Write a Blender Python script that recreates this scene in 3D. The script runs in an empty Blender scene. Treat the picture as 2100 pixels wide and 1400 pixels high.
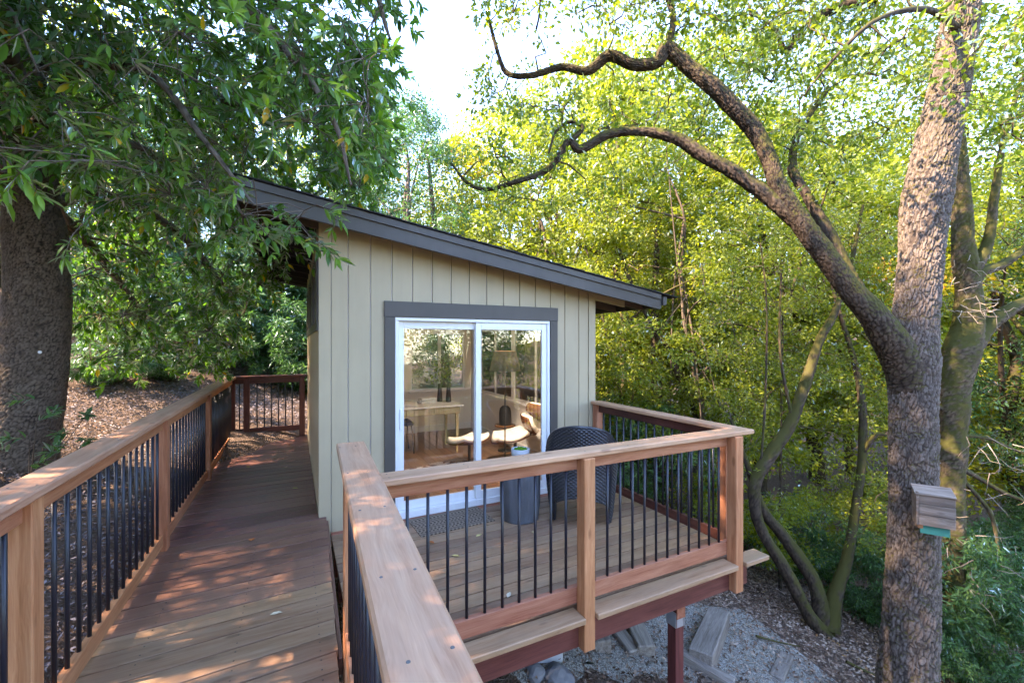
import bpy, bmesh, math, random
import numpy as np
from mathutils import Vector, Matrix
R = math.radians
SC = bpy.context.scene
COL = SC.collection
random.seed(4)

# ------------------------------------------------------------------ camera, sky, sun, exposure
F, CX, CY, EYE = 890.0, 1050.0, 703.0, 1.62          # focal length and centre in photo pixels, eye height
TH = math.atan(445 / 890)
CT, ST = math.cos(TH), math.sin(TH)
cd = bpy.data.cameras.new('camera'); cam = bpy.data.objects.new('camera', cd); COL.objects.link(cam)
cd.sensor_width = 36; cd.lens = 36 * F / 2100; cd.shift_y = 3 / 2100
cd.clip_start = 0.02; cd.clip_end = 600
cam.location = (0, 0, EYE); cam.rotation_euler = (R(90), 0, -TH)
SC.camera = cam

SUN_AZ, SUN_EL = -84, 45                                # degrees from +Y towards +X, and up
w = bpy.data.worlds.new('World'); SC.world = w; w.use_nodes = True
nt = w.node_tree; nt.nodes.clear()
sky = nt.nodes.new('ShaderNodeTexSky'); sky.sky_type = 'NISHITA'; sky.sun_disc = False
sky.sun_elevation = R(SUN_EL); sky.sun_rotation = R(SUN_AZ); sky.air_density = 0.9; sky.dust_density = 0.2; sky.ozone_density = 7.0
bg = nt.nodes.new('ShaderNodeBackground'); bg.inputs[1].default_value = 0.15
wo = nt.nodes.new('ShaderNodeOutputWorld')
nt.links.new(sky.outputs[0], bg.inputs[0]); nt.links.new(bg.outputs[0], wo.inputs[0])
sl = bpy.data.lights.new('sun', 'SUN'); sl.energy = 2.0; sl.angle = R(0.7); sl.color = (1, 0.90, 0.76)
so = bpy.data.objects.new('sun', sl); COL.objects.link(so)
sv = Vector((math.cos(R(SUN_EL)) * math.sin(R(SUN_AZ)), math.cos(R(SUN_EL)) * math.cos(R(SUN_AZ)), math.sin(R(SUN_EL))))
so.rotation_euler = sv.to_track_quat('Z', 'Y').to_euler(); so.location = (0, 0, 30)
SC.view_settings.view_transform = 'Standard'; SC.view_settings.look = 'None'
SC.view_settings.exposure = 3.95
SC.view_settings.use_white_balance = True; SC.view_settings.white_balance_temperature = 8000; SC.view_settings.white_balance_tint = 21; SC.view_settings.gamma = 1; SC.view_settings.use_curve_mapping = False
SC.render.engine = 'CYCLES'
cy = SC.cycles
cy.use_denoising = True; cy.max_bounces = 14; cy.diffuse_bounces = 10; cy.glossy_bounces = 3
cy.transmission_bounces = 10; cy.transparent_max_bounces = 12
cy.sample_clamp_indirect = 8; cy.caustics_reflective = False; cy.caustics_refractive = False

# ------------------------------------------------------------------ helpers
def at(px, py, d):
    """a point seen at photo pixel px, py that stands d metres in front of the camera plane"""
    r = (px - CX) / F * d
    return np.array((r * CT + d * ST, -r * ST + d * CT, EYE - (py - CY) / F * d))
def rd(r, d):
    return (r * CT + d * ST, -r * ST + d * CT)

def ground_z(x, y):
    z = -0.75 - 0.25 * x + 0.15 * (y - 4)
    dist = np.sqrt(x * x + y * y)
    z = np.where(x > 9, z + 0.16 * (x - 9), z)
    z = np.where(x > 20, z + 0.25 * (x - 20), z)
    z = np.where(y < -2, z - 0.12 * (y + 2), z)
    z = z + 0.10 * np.sin(x * 0.9 + 1.3) * np.cos(y * 0.8) * np.clip(dist - 5, 0, 1) + 0.04 * np.sin(x * 2.3 + y) * np.cos(y * 2.1 - x * .7)
    return z
def gz(x, y): return float(ground_z(np.float64(x), np.float64(y)))

def tag(o, label=None, cat=None, group=None, kind=None):
    if label: o['label'] = label
    if cat: o['category'] = cat
    if group: o['group'] = group
    if kind: o['kind'] = kind
    return o
LOC = {}
def thing(name, label, cat, loc=(0, 0, 0), group=None, rz=0):
    o = bpy.data.objects.new(name, None); COL.objects.link(o); o.empty_display_size = .1
    o.location = loc; o.rotation_euler = (0, 0, rz)
    LOC[o.name] = Matrix.Translation(loc) @ Matrix.Rotation(rz, 4, 'Z')
    return tag(o, label, cat, group)
def link(name, me, parent=None, mat=None, M=None):
    """one mesh object; M is its world matrix"""
    o = bpy.data.objects.new(name, me); COL.objects.link(o)
    if mat is not None and len(me.materials) == 0: me.materials.append(mat)
    M = M if M is not None else Matrix.Identity(4)
    o.matrix_basis = M
    root = parent
    LOC[o.name] = M
    if parent is not None:
        o.parent = parent; o.matrix_parent_inverse = LOC[parent.name].inverted()
        # world = parent_world @ inverse @ basis
    return o
def mesh_np(name, V, Fc, smooth=False, mats=(), attrs=None):
    """V (n,3); Fc: array (m,k) or list of such arrays"""
    me = bpy.data.meshes.new(name)
    Fs = Fc if isinstance(Fc, (list, tuple)) else [Fc]
    V = np.asarray(V, dtype=np.float32)
    me.vertices.add(len(V)); me.vertices.foreach_set('co', V.ravel())
    idx = np.concatenate([np.asarray(f, dtype=np.int32).ravel() for f in Fs])
    tot = np.concatenate([np.full(len(f), f.shape[1], dtype=np.int32) for f in Fs])
    st = np.concatenate([[0], np.cumsum(tot)[:-1]]).astype(np.int32)
    me.loops.add(len(idx)); me.loops.foreach_set('vertex_index', idx)
    me.polygons.add(len(tot)); me.polygons.foreach_set('loop_start', st); me.polygons.foreach_set('loop_total', tot)
    if smooth: me.polygons.foreach_set('use_smooth', np.ones(len(tot), dtype=bool))
    me.update(calc_edges=True)
    for k, v in (attrs or {}).items():
        a = me.attributes.new(k, 'FLOAT', 'POINT'); a.data.foreach_set('value', np.asarray(v, dtype=np.float32))
    for m in mats: me.materials.append(m)
    return me
def bm_mesh(name, bm, mat=None, smooth=False):
    me = bpy.data.meshes.new(name); bmesh.ops.recalc_face_normals(bm, faces=bm.faces)
    bm.to_mesh(me); bm.free()
    if mat: me.materials.append(mat)
    if smooth:
        for p in me.polygons: p.use_smooth = True
    return me
CACHE = {}
def box_mesh(L, W, H, mat, bev=0.004):
    key = (round(L, 4), round(W, 4), round(H, 4), mat.name, bev)
    if key in CACHE: return CACHE[key]
    bm = bmesh.new(); bmesh.ops.create_cube(bm, size=1)
    bmesh.ops.scale(bm, vec=(L, W, H), verts=bm.verts)
    if bev: bmesh.ops.bevel(bm, geom=bm.edges[:], offset=min(bev, .3 * min(L, W, H)), segments=1, affect='EDGES')
    CACHE[key] = bm_mesh('board', bm, mat); return CACHE[key]
def beam(name, p0, p1, W, H, mat, parent=None, bev=0.004, up=(0, 0, 1)):
    """a board from p0 to p1 (centre line), W across, H along up; local x is the grain"""
    p0, p1 = Vector(p0), Vector(p1); x = (p1 - p0); L = x.length; x.normalize()
    y = Vector(up).cross(x)
    if y.length < 1e-4: y = Vector((0, 1, 0)).cross(x)
    y.normalize(); z = x.cross(y)
    M = Matrix(((x.x, y.x, z.x, 0), (x.y, y.y, z.y, 0), (x.z, y.z, z.z, 0), (0, 0, 0, 1)))
    M = Matrix.Translation((p0 + p1) / 2) @ M
    return link(name, box_mesh(L, W, H, mat, bev), parent, M=M)
def prism(bm, pts, v):
    """extrude polygon pts (3D list) along vector v inside bm"""
    v = Vector(v)
    a = [bm.verts.new(Vector(p)) for p in pts]; b = [bm.verts.new(Vector(p) + v) for p in pts]
    n = len(a); bm.faces.new(a); bm.faces.new(b[::-1])
    for i in range(n): bm.faces.new((a[i], b[i], b[(i + 1) % n], a[(i + 1) % n]))
def add_box(bm, lo, hi):
    prism(bm, [(lo[0], lo[1], lo[2]), (hi[0], lo[1], lo[2]), (hi[0], hi[1], lo[2]), (lo[0], hi[1], lo[2])], (0, 0, hi[2] - lo[2]))
def solid(name, lo, hi, mat, parent=None, bev=0.0):
    c = [(a + b) / 2 for a, b in zip(lo, hi)]; s = [b - a for a, b in zip(lo, hi)]
    return link(name, box_mesh(s[0], s[1], s[2], mat, bev), parent, M=Matrix.Translation(c))
def lathe(name, prof, mat, parent, loc, n=32, smooth=True, fn=None):
    V = []; 
    for r, z in prof:
        for i in range(n):
            a = 2 * math.pi * i / n; rr = r * (fn(a, z) if fn else 1)
            V.append((rr * math.cos(a), rr * math.sin(a), z))
    Fq = [[j * n + i, j * n + (i + 1) % n, (j + 1) * n + (i + 1) % n, (j + 1) * n + i] for j in range(len(prof) - 1) for i in range(n)]
    me = mesh_np(name, np.array(V), np.array(Fq), smooth, [mat])
    return link(name, me, parent, M=Matrix.Translation(loc))

# ---- value noise for numpy
def vnoise(P, seed=0):
    P = np.asarray(P, dtype=np.float64); I = np.floor(P).astype(np.int64); f = P - I; f = f * f * (3 - 2 * f)
    def h(ix, iy, iz):
        n = (ix * 374761393 + iy * 668265263 + iz * 1274126177 + seed * 974711) & 0x7fffffff
        n = ((n ^ (n >> 13)) * 1274126177) & 0x7fffffff
        return ((n ^ (n >> 16)) & 0xffff) / 65535.0
    r = 0
    for dx in (0, 1):
        for dy in (0, 1):
            for dz in (0, 1):
                wgt = (f[:, 0] if dx else 1 - f[:, 0]) * (f[:, 1] if dy else 1 - f[:, 1]) * (f[:, 2] if dz else 1 - f[:, 2])
                r = r + wgt * h(I[:, 0] + dx, I[:, 1] + dy, I[:, 2] + dz)
    return r
def resample(P, Rr, step):
    """Catmull-Rom through P with radii Rr"""
    P = np.asarray(P, float); Rr = np.asarray(Rr, float)
    Q = np.vstack([2 * P[0] - P[1], P, 2 * P[-1] - P[-2]]); out = []; ro = []
    for i in range(len(P) - 1):
        a, b, c, d = Q[i], Q[i + 1], Q[i + 2], Q[i + 3]; L = np.linalg.norm(c - b); n = max(1, int(L / step))
        t = np.arange(n)[:, None] / n
        out.append(0.5 * (2 * b + (c - a) * t + (2 * a - 5 * b + 4 * c - d) * t * t + (3 * b - a - 3 * c + d) * t ** 3))
        ro.append(Rr[i] + (Rr[i + 1] - Rr[i]) * t[:, 0])
    out.append(P[-1:]); ro.append(Rr[-1:])
    return np.vstack(out), np.concatenate(ro)
def frames(P):
    T = np.gradient(P, axis=0); T /= np.linalg.norm(T, axis=1)[:, None] + 1e-9
    N = np.zeros_like(T); a = np.array((1.0, 0, 0)) if abs(T[0][0]) < .8 else np.array((0, 1.0, 0))
    n = a - T[0] * a.dot(T[0]); n /= np.linalg.norm(n)
    for i in range(len(P)):
        n = n - T[i] * n.dot(T[i]); n /= np.linalg.norm(n) + 1e-9; N[i] = n
    return T, N, np.cross(T, N)
def bark_height(u, v, seed, cw=.045, ch=.12):
    """plates with cracks: u, v in metres round and along the trunk; returns 0 (crack) .. 1"""
    a = u / cw; b = v / ch
    w1 = vnoise(np.stack([a * .7, b * 1.1, a * 0], 1), seed) - .5; w2 = vnoise(np.stack([a * 1.9, b * 2.3, a * 0], 1), seed + 2) - .5
    a = a + 1.0 * w1 + .45 * w2; b = b + .8 * w2 + .5 * w1
    I = np.floor(a).astype(np.int64); J = np.floor(b).astype(np.int64)
    f1 = np.full(len(a), 9.0); f2 = np.full(len(a), 9.0)
    for di in (-1, 0, 1):
        for dj in (-1, 0, 1):
            i, j = I + di, J + dj
            h = (i * 73856093 ^ j * 19349663 ^ seed * 83492791) & 0x7fffffff
            h = ((h ^ (h >> 13)) * 1274126177) & 0x7fffffff
            hx = ((h >> 3) & 1023) / 1023.0; hy = ((h >> 14) & 1023) / 1023.0
            d = np.sqrt((i + hx - a) ** 2 + (j + hy - b) ** 2)
            f2 = np.minimum(f2, np.maximum(f1, d)); f1 = np.minimum(f1, d)
    return np.clip((f2 - f1) * 2.3, 0, 1) ** .75
class Tubes:
    def __init__(s): s.V = []; s.F = []; s.n = 0; s.A = []
    def add(s, P, Rr, seg=4):
        P = np.asarray(P, float); Rr = np.asarray(Rr, float)
        T, N, B = frames(P); a = np.arange(seg) * 2 * math.pi / seg
        V = P[:, None, :] + Rr[:, None, None] * (np.cos(a)[None, :, None] * N[:, None, :] + np.sin(a)[None, :, None] * B[:, None, :])
        k = len(P); i = np.arange(k - 1)[:, None] * seg + np.arange(seg)[None, :]
        j = np.arange(k - 1)[:, None] * seg + (np.arange(seg)[None, :] + 1) % seg
        s.F.append(np.stack([i, j, j + seg, i + seg], -1).reshape(-1, 4) + s.n)
        s.V.append(V.reshape(-1, 3)); s.A.append(np.full(k * seg, .6)); s.n += k * seg
    def bark(s, P, Rr, seg, step, amp, seed, cw=.045, ch=.12, lump=.06):
        P, Rr = resample(P, Rr, step); T, N, B = frames(P); a = np.arange(seg) * 2 * math.pi / seg
        arc = np.concatenate([[0], np.cumsum(np.linalg.norm(np.diff(P, axis=0), axis=1))])
        rm = float(Rr.mean()); cells = max(4, round(2 * math.pi * rm / cw)); 
        A, S = np.meshgrid(a, arc); 
        D = np.cos(A)[..., None] * N[:, None, :] + np.sin(A)[..., None] * B[:, None, :]
        base = P[:, None, :] + Rr[:, None, None] * D; q = base.reshape(-1, 3)
        # periodic plates: blend two evaluations across the seam by using 3D-ish coordinate wrap
        u = (A.ravel() / (2 * math.pi)) * cells
        h1 = bark_height(u * cw, S.ravel(), seed, cw, ch); h2 = bark_height((u - cells) * cw, S.ravel(), seed, cw, ch)
        cw2, ch2 = cw * .5, ch * .38
        g1 = bark_height(u * cw, S.ravel(), seed + 7, cw2, ch2); g2 = bark_height((u - cells) * cw, S.ravel(), seed + 7, cw2, ch2)
        h1 = h1 * (.62 + .38 * g1); h2 = h2 * (.62 + .38 * g2)
        wv = np.clip((A.ravel() / (2 * math.pi) - .9) * 10, 0, 1); h = h1 * (1 - wv) + h2 * wv
        fine = vnoise(q * np.array((60, 60, 30)), seed + 3)
        l = vnoise(q * 3.2, seed + 5) - .5
        off = amp * (h - .6) + amp * .55 * (fine - .5) + lump * l * np.repeat(Rr, seg) * 2
        V = q + off[:, None] * D.reshape(-1, 3)
        k = len(P); i = np.arange(k - 1)[:, None] * seg + np.arange(seg)[None, :]
        j = np.arange(k - 1)[:, None] * seg + (np.arange(seg)[None, :] + 1) % seg
        s.F.append(np.stack([i, j, j + seg, i + seg], -1).reshape(-1, 4) + s.n)
        s.V.append(V); s.A.append(h); s.n += k * seg
    def mesh(s, name, mat):
        return mesh_np(name, np.vstack(s.V), np.vstack(s.F), True, [mat], {'relief': np.concatenate(s.A)})
def unit(v): return v / (np.linalg.norm(v, axis=-1, keepdims=True) + 1e-9)
class Leaves:
    """folded leaf blades: base, two sides, tip -> 2 triangles each"""
    def __init__(s): s.p = []; s.d = []; s.n = []; s.L = []; s.W = []; s.r = []
    def add(s, p, d, n, L, W, r):
        s.p.append(p); s.d.append(d); s.n.append(n); s.L.append(L); s.W.append(W); s.r.append(r)
    def count(s): return sum(len(x) for x in s.p)
    def arrays(s): return [np.concatenate(x) for x in (s.p, s.d, s.n, s.L, s.W, s.r)]
    def mesh(s, name, mat, fine=False, fold=.18):
        p, d, n, L, W, r = s.arrays(); d = unit(d); side = unit(np.cross(d, n)); n = np.cross(side, d)
        L = L[:, None]; W = W[:, None]; N = len(p)
        if not fine:
            V = np.stack([p, p + d * L * .45 + side * W * .5 + n * W * fold, p + d * L - n * L * .08, p + d * L * .45 - side * W * .5 + n * W * fold], 1)
            b = np.arange(N)[:, None] * 4; Fa = np.concatenate([b + np.array([[0, 1, 2]]), b + np.array([[0, 2, 3]])], 0); k = 4
            return mesh_np(name, V.reshape(-1, 3), Fa, False, [mat], {'rnd': np.repeat(r, k)})
        V = np.stack([p, p + d * L * .28 + side * W * .42 + n * W * fold, p + d * L * .62 + side * W * .45 + n * W * fold * .7 - n * L * .02,
                      p + d * L - n * L * .12, p + d * L * .62 - side * W * .45 + n * W * fold * .7 - n * L * .02, p + d * L * .28 - side * W * .42 + n * W * fold,
                      p + d * L * .45 - n * L * .01], 1)
        b = np.arange(N)[:, None] * 7
        Fa = np.concatenate([b + np.array([t]) for t in ([0, 1, 6], [1, 2, 6], [2, 3, 6], [3, 4, 6], [4, 5, 6], [5, 0, 6])], 0)
        return mesh_np(name, V.reshape(-1, 3), Fa, False, [mat], {'rnd': np.repeat(r, 7)})
rng = np.random.default_rng(11)
def rand_dir(n, rg): 
    v = rg.normal(size=(n, 3)); return unit(v)
def clusters_to_leaves(LV, C, rad, per, L, W, rg, flat=.6, tone=None, up=.8):
    """C (k,3) cluster centres; leaves scattered round each"""
    k = len(C); rad = np.broadcast_to(rad, (k,)); n = k * per
    ci = np.repeat(np.arange(k), per)
    o = rand_dir(n, rg) * (rg.random(n) ** .45)[:, None]; o[:, 2] *= flat
    p = C[ci] + o * rad[ci][:, None]
    d = unit(o * 1.0 + rand_dir(n, rg) * .8 + np.array((0, 0, -.25)))
    nn = unit(rand_dir(n, rg) * .9 + np.array((0, 0, up)))
    LL = L * rg.uniform(.6, 1.25, n); WW = W * rg.uniform(.7, 1.2, n)
    t = (tone if tone is not None else rg.random(k))[ci]
    LV.add(p, d, nn, LL, WW, np.clip(t * .55 + rg.random(n) * .45, 0, 1))
def nearest_join(TB, C, S, r0, r1, seg=3, sag=.1, maxd=9e9, rg=rng):
    """join every point of C to the nearest point of skeleton S with a thin curved twig"""
    C = np.asarray(C); d0 = np.array([((S - c) ** 2).sum(1).min() for c in C]); buf = np.full((len(S) + 2 * len(C), 3), 1e6); buf[:len(S)] = S; nb = len(S)
    for c in C[np.argsort(d0)]:
        q = buf[np.argmin(((buf[:nb] - c) ** 2).sum(1))].copy(); v = c - q; L = np.linalg.norm(v); buf[nb] = c; nb += 1
        if L < .03 or L > maxd: continue
        m = (q + c) / 2 + rg.normal(size=3) * L * .12 + np.array((0, 0, sag * L)); m1 = q + v * .25 + rg.normal(size=3) * L * .05 + np.array((0, 0, sag * L * .6))
        TB.add(np.array([q, m1, m, c]), np.array([r0, r0 * .8 + r1 * .2, (r0 + r1) / 2, r1]), seg)

# ------------------------------------------------------------------ materials
def mat(name):
    m = bpy.data.materials.new(name); m.use_nodes = True; t = m.node_tree; t.nodes.clear()
    out = t.nodes.new('ShaderNodeOutputMaterial'); return m, t, out
def nd(t, kind, **kw):
    n = t.nodes.new(kind)
    for k, v in kw.items():
        if k in n.inputs: n.inputs[k].default_value = v
        else: setattr(n, k, v)
    return n
def ramp(t, fac, stops):
    n = t.nodes.new('ShaderNodeValToRGB'); e = n.color_ramp.elements
    while len(e) < len(stops): e.new(.5)
    for el, (p, c) in zip(e, stops): el.position = p; el.color = (*c, 1)
    t.links.new(fac, n.inputs[0]); return n.outputs[0]
def mixc(t, fac, a, b, mode='MIX'):
    n = t.nodes.new('ShaderNodeMix'); n.data_type = 'RGBA'; n.blend_type = mode
    for i, v in ((0, fac), (6, a), (7, b)):
        if hasattr(v, 'default_value') or hasattr(v, 'is_output'): t.links.new(v, n.inputs[i])
        else: n.inputs[i].default_value = v if i == 0 else (*v, 1)
    return n.outputs[2]
def mathn(t, op, a, b=0.0, clamp=False):
    n = t.nodes.new('ShaderNodeMath'); n.operation = op; n.use_clamp = clamp
    for i, v in ((0, a), (1, b)):
        if hasattr(v, 'is_output'): t.links.new(v, n.inputs[i])
        else: n.inputs[i].default_value = v
    return n.outputs[0]
def noise(t, vec, scale, detail=4, rough=.55, dist=0):
    n = nd(t, 'ShaderNodeTexNoise', Scale=scale, Detail=detail, Roughness=rough, Distortion=dist)
    if vec is not None: t.links.new(vec, n.inputs['Vector'])
    return n.outputs[0]
def mapped(t, vec, scale):
    n = t.nodes.new('ShaderNodeMapping'); n.inputs['Scale'].default_value = scale; t.links.new(vec, n.inputs['Vector']); return n.outputs[0]
def bump(t, h, strength, dist, shader):
    b = nd(t, 'ShaderNodeBump', Strength=strength, Distance=dist); t.links.new(h, b.inputs['Height']); t.links.new(b.outputs[0], shader.inputs['Normal'])
def principled(t, out, rough=.6, spec=.4, metal=0):
    b = t.nodes.new('ShaderNodeBsdfPrincipled'); b.inputs['Roughness'].default_value = rough
    b.inputs['Specular IOR Level'].default_value = spec; b.inputs['Metallic'].default_value = metal
    t.links.new(b.outputs[0], out.inputs['Surface']); return b
def wood(name, dark, mid, light, rough=.55, spec=.35, vary=.35, grain=1.0, weather=None):
    m, t, out = mat(name); b = principled(t, out, rough, spec)
    tc = t.nodes.new('ShaderNodeTexCoord'); oi = t.nodes.new('ShaderNodeObjectInfo')
    off = t.nodes.new('ShaderNodeVectorMath'); off.operation = 'MULTIPLY_ADD'
    comb = t.nodes.new('ShaderNodeCombineXYZ')
    for i in range(3): t.links.new(oi.outputs['Random'], comb.inputs[i])
    t.links.new(comb.outputs[0], off.inputs[0]); off.inputs[1].default_value = (37, 19, 11); t.links.new(tc.outputs['Object'], off.inputs[2])
    v = off.outputs[0]
    warp = noise(t, mapped(t, v, (1.2, 5, 5)), 1.0, 3)
    wn = t.nodes.new('ShaderNodeVectorMath'); wn.operation = 'MULTIPLY_ADD'; 
    c2 = t.nodes.new('ShaderNodeCombineXYZ'); t.links.new(warp, c2.inputs[1]); t.links.new(warp, c2.inputs[2])
    t.links.new(c2.outputs[0], wn.inputs[0]); wn.inputs[1].default_value = (0, .10, .10); t.links.new(v, wn.inputs[2])
    g1 = noise(t, mapped(t, wn.outputs[0], (1.6, 38 * grain, 38 * grain)), 1.0, 5, .6)
    g2 = noise(t, mapped(t, wn.outputs[0], (6, 210 * grain, 210 * grain)), 1.0, 3, .6)
    blot = noise(t, mapped(t, v, (2.2, 5, 5)), 1.0, 4, .6)
    f = mathn(t, 'ADD', mathn(t, 'MULTIPLY', g1, .65), mathn(t, 'MULTIPLY', g2, .35))
    col = ramp(t, f, [(.30, dark), (.47, mid), (.66, light)])
    sh = mathn(t, 'ADD', mathn(t, 'MULTIPLY', blot, .55), .72)
    val = mathn(t, 'MULTIPLY', sh, mathn(t, 'ADD', mathn(t, 'MULTIPLY', oi.outputs['Random'], vary), 1 - vary / 2))
    col = mixc(t, 1.0, col, (1, 1, 1), 'MULTIPLY') if False else col
    hsv = nd(t, 'ShaderNodeHueSaturation'); t.links.new(col, hsv.inputs['Color']); t.links.new(val, hsv.inputs['Value'])
    hue = mathn(t, 'ADD', mathn(t, 'MULTIPLY', oi.outputs['Random'], .012), .494); t.links.new(hue, hsv.inputs['Hue'])
    col = hsv.outputs[0]
    # knots
    vo = nd(t, 'ShaderNodeTexVoronoi', Scale=1.0); t.links.new(mapped(t, v, (2.6, 7, 7)), vo.inputs['Vector'])
    kn = ramp(t, vo.outputs['Distance'], [(.0, (1, 1, 1)), (.07, (1, 1, 1)), (.13, (0, 0, 0))])
    col = mixc(t, mathn(t, 'MULTIPLY', kn, .6), col, tuple(c * .6 for c in dark))
    if weather:
        ws = noise(t, mapped(t, v, (1.6, 9, 9)), 1.0, 5, .65)
        wf = ramp(t, ws, [(.48, (0, 0, 0)), (.66, (1, 1, 1))])
        col = mixc(t, mathn(t, 'MULTIPLY', wf, weather[1]), col, weather[0])
    t.links.new(col, b.inputs['Base Color'])
    bump(t, f, .35, .002, b)
    return m
def paint(name, col, rough=.5, spec=.4, var=.08, scale=3, bumps=.15, bscale=60):
    m, t, out = mat(name); b = principled(t, out, rough, spec)
    tc = t.nodes.new('ShaderNodeTexCoord')
    n1 = noise(t, mapped(t, tc.outputs['Object'], (1, 1, .5)), scale, 5, .6)
    c = ramp(t, n1, [(.3, tuple(x * (1 - var) for x in col)), (.7, tuple(min(1, x * (1 + var)) for x in col))])
    st_ = noise(t, mapped(t, tc.outputs['Object'], (9, 9, .5)), 1.0, 5, .65)
    c = mixc(t, mathn(t, 'MULTIPLY', ramp(t, st_, [(.52, (0, 0, 0)), (.75, (1, 1, 1))]), .16), c, tuple(x * .62 for x in col))
    t.links.new(c, b.inputs['Base Color'])
    n2 = noise(t, mapped(t, tc.outputs['Object'], (1, 1, .12)), bscale, 3); bump(t, n2, bumps, .002, b)
    return m
def leafmat(name, stops, trans, tf=.45, rough=.38, gl=.05, ov=.12):
    m, t, out = mat(name)
    at_ = t.nodes.new('ShaderNodeAttribute'); at_.attribute_name = 'rnd'
    oi = t.nodes.new('ShaderNodeObjectInfo')
    f = mathn(t, 'ADD', at_.outputs['Fac'], mathn(t, 'MULTIPLY', mathn(t, 'SUBTRACT', oi.outputs['Random'], .55), ov), True)
    c = ramp(t, f, stops)
    d = t.nodes.new('ShaderNodeBsdfDiffuse'); t.links.new(c, d.inputs[0])
    tr = t.nodes.new('ShaderNodeBsdfTranslucent'); tcx = mixc(t, 1.0, c, trans, 'MULTIPLY'); t.links.new(tcx, tr.inputs[0])
    mx = nd(t, 'ShaderNodeMixShader'); mx.inputs[0].default_value = tf; t.links.new(d.outputs[0], mx.inputs[1]); t.links.new(tr.outputs[0], mx.inputs[2])
    g = nd(t, 'ShaderNodeBsdfGlossy', Roughness=rough); g.inputs[0].default_value = (.8, .9, 1, 1)
    m2 = nd(t, 'ShaderNodeMixShader'); fr = nd(t, 'ShaderNodeFresnel', IOR=1.4); ff = mathn(t, 'MULTIPLY', fr.outputs[0], gl * 20 * .5, True)
    t.links.new(ff, m2.inputs[0]); t.links.new(mx.outputs[0], m2.inputs[1]); t.links.new(g.outputs[0], m2.inputs[2])
    t.links.new(m2.outputs[0], out.inputs['Surface']); return m
def barkmat(name, crack, plate, ridge, moss=None, mossamt=.5, rough=.85):
    m, t, out = mat(name); b = principled(t, out, rough, .2)
    a = t.nodes.new('ShaderNodeAttribute'); a.attribute_name = 'relief'
    tc = t.nodes.new('ShaderNodeTexCoord'); geo = t.nodes.new('ShaderNodeNewGeometry')
    n = noise(t, mapped(t, tc.outputs['Object'], (1, 1, .35)), 22, 6, .7)
    big = noise(t, tc.outputs['Object'], 2.2, 4, .6)
    f = mathn(t, 'ADD', mathn(t, 'MULTIPLY', a.outputs['Fac'], .75), mathn(t, 'MULTIPLY', mathn(t, 'SUBTRACT', n, .5), .7), True)
    c = ramp(t, f, [(.08, crack), (.4, plate), (.9, ridge)])  # the bark's own tones: darkest in cracks, palest on high plates
    c = mixc(t, ramp(t, big, [(.35, (0, 0, 0)), (.7, (.5, .5, .5))]), c, tuple(x * .62 for x in plate))
    if moss:
        sx = t.nodes.new('ShaderNodeSeparateXYZ'); t.links.new(geo.outputs['Normal'], sx.inputs[0])
        mn = noise(t, tc.outputs['Object'], 5, 5, .7)
        mf = mathn(t, 'ADD', mathn(t, 'MULTIPLY', sx.outputs[2], .5), mn)
        mf = ramp(t, mf, [(.62 - mossamt * .35, (0, 0, 0)), (.80 - mossamt * .3, (1, 1, 1))])
        c = mixc(t, mf, c, moss)
    t.links.new(c, b.inputs['Base Color'])
    bump(t, noise(t, mapped(t, tc.outputs['Object'], (1, 1, .3)), 90, 5, .7), .6, .006, b)
    return m
def plain(name, col, rough=.5, spec=.5, metal=0): return _plain(name, col, rough, spec, metal)
def _plain(name, col, rough, spec, metal):
    m, t, out = mat(name); b = principled(t, out, rough, spec, metal)
    tc = t.nodes.new('ShaderNodeTexCoord'); n = noise(t, tc.outputs['Object'], 12, 4, .6)
    t.links.new(ramp(t, n, [(.3, tuple(x * .88 for x in col)), (.7, tuple(min(1, x * 1.1) for x in col))]), b.inputs['Base Color'])
    bump(t, noise(t, tc.outputs['Object'], 140, 3), .08, .002, b)
    return m

M = {}
M['cap'] = wood('cedar_cap', (.31, .14, .075), (.44, .225, .13), (.54, .31, .19), .5, .4, .16, .7, ((.43, .28, .19), .4))
M['cedar'] = wood('cedar_rail', (.27, .09, .035), (.41, .155, .07), (.53, .24, .12), .55, .3, .25, .8)
M['cedar_red'] = wood('cedar_redder', (.22, .065, .03), (.36, .13, .07), (.46, .2, .115), .55, .3, .2, .8)
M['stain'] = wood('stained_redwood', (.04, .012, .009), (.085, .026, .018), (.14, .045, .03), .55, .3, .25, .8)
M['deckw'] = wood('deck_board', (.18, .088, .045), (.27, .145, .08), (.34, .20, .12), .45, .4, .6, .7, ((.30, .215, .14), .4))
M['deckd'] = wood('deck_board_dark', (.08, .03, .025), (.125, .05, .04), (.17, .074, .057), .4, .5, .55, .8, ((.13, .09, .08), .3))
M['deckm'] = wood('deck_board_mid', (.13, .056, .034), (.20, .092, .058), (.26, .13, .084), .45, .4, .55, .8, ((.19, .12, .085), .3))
M['beamred'] = wood('red_stained_beam', (.065, .016, .014), (.12, .03, .026), (.17, .05, .04), .5, .35, .1, .7)
M['timber'] = wood('weathered_timber', (.10, .08, .065), (.2, .165, .14), (.32, .28, .24), .8, .2, .2, .7)
M['greywood'] = wood('grey_box_board', (.10, .07, .05), (.20, .145, .11), (.32, .245, .195), .75, .2, .5, .8, ((.20, .09, .045), .5))
M['floorw'] = wood('indoor_floor', (.08, .04, .025), (.15, .08, .05), (.22, .13, .085), .3, .5, .3, .7)
M['walnut'] = wood('walnut', (.05, .018, .008), (.11, .042, .018), (.19, .08, .035), .25, .5, .1, .8)
M['siding'] = paint('beige_siding', (.42, .335, .215), .55, .35, .07, 2, .25, 50)
M['brownp'] = paint('brown_rafter', (.10, .072, .055), .6, .3)
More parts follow.
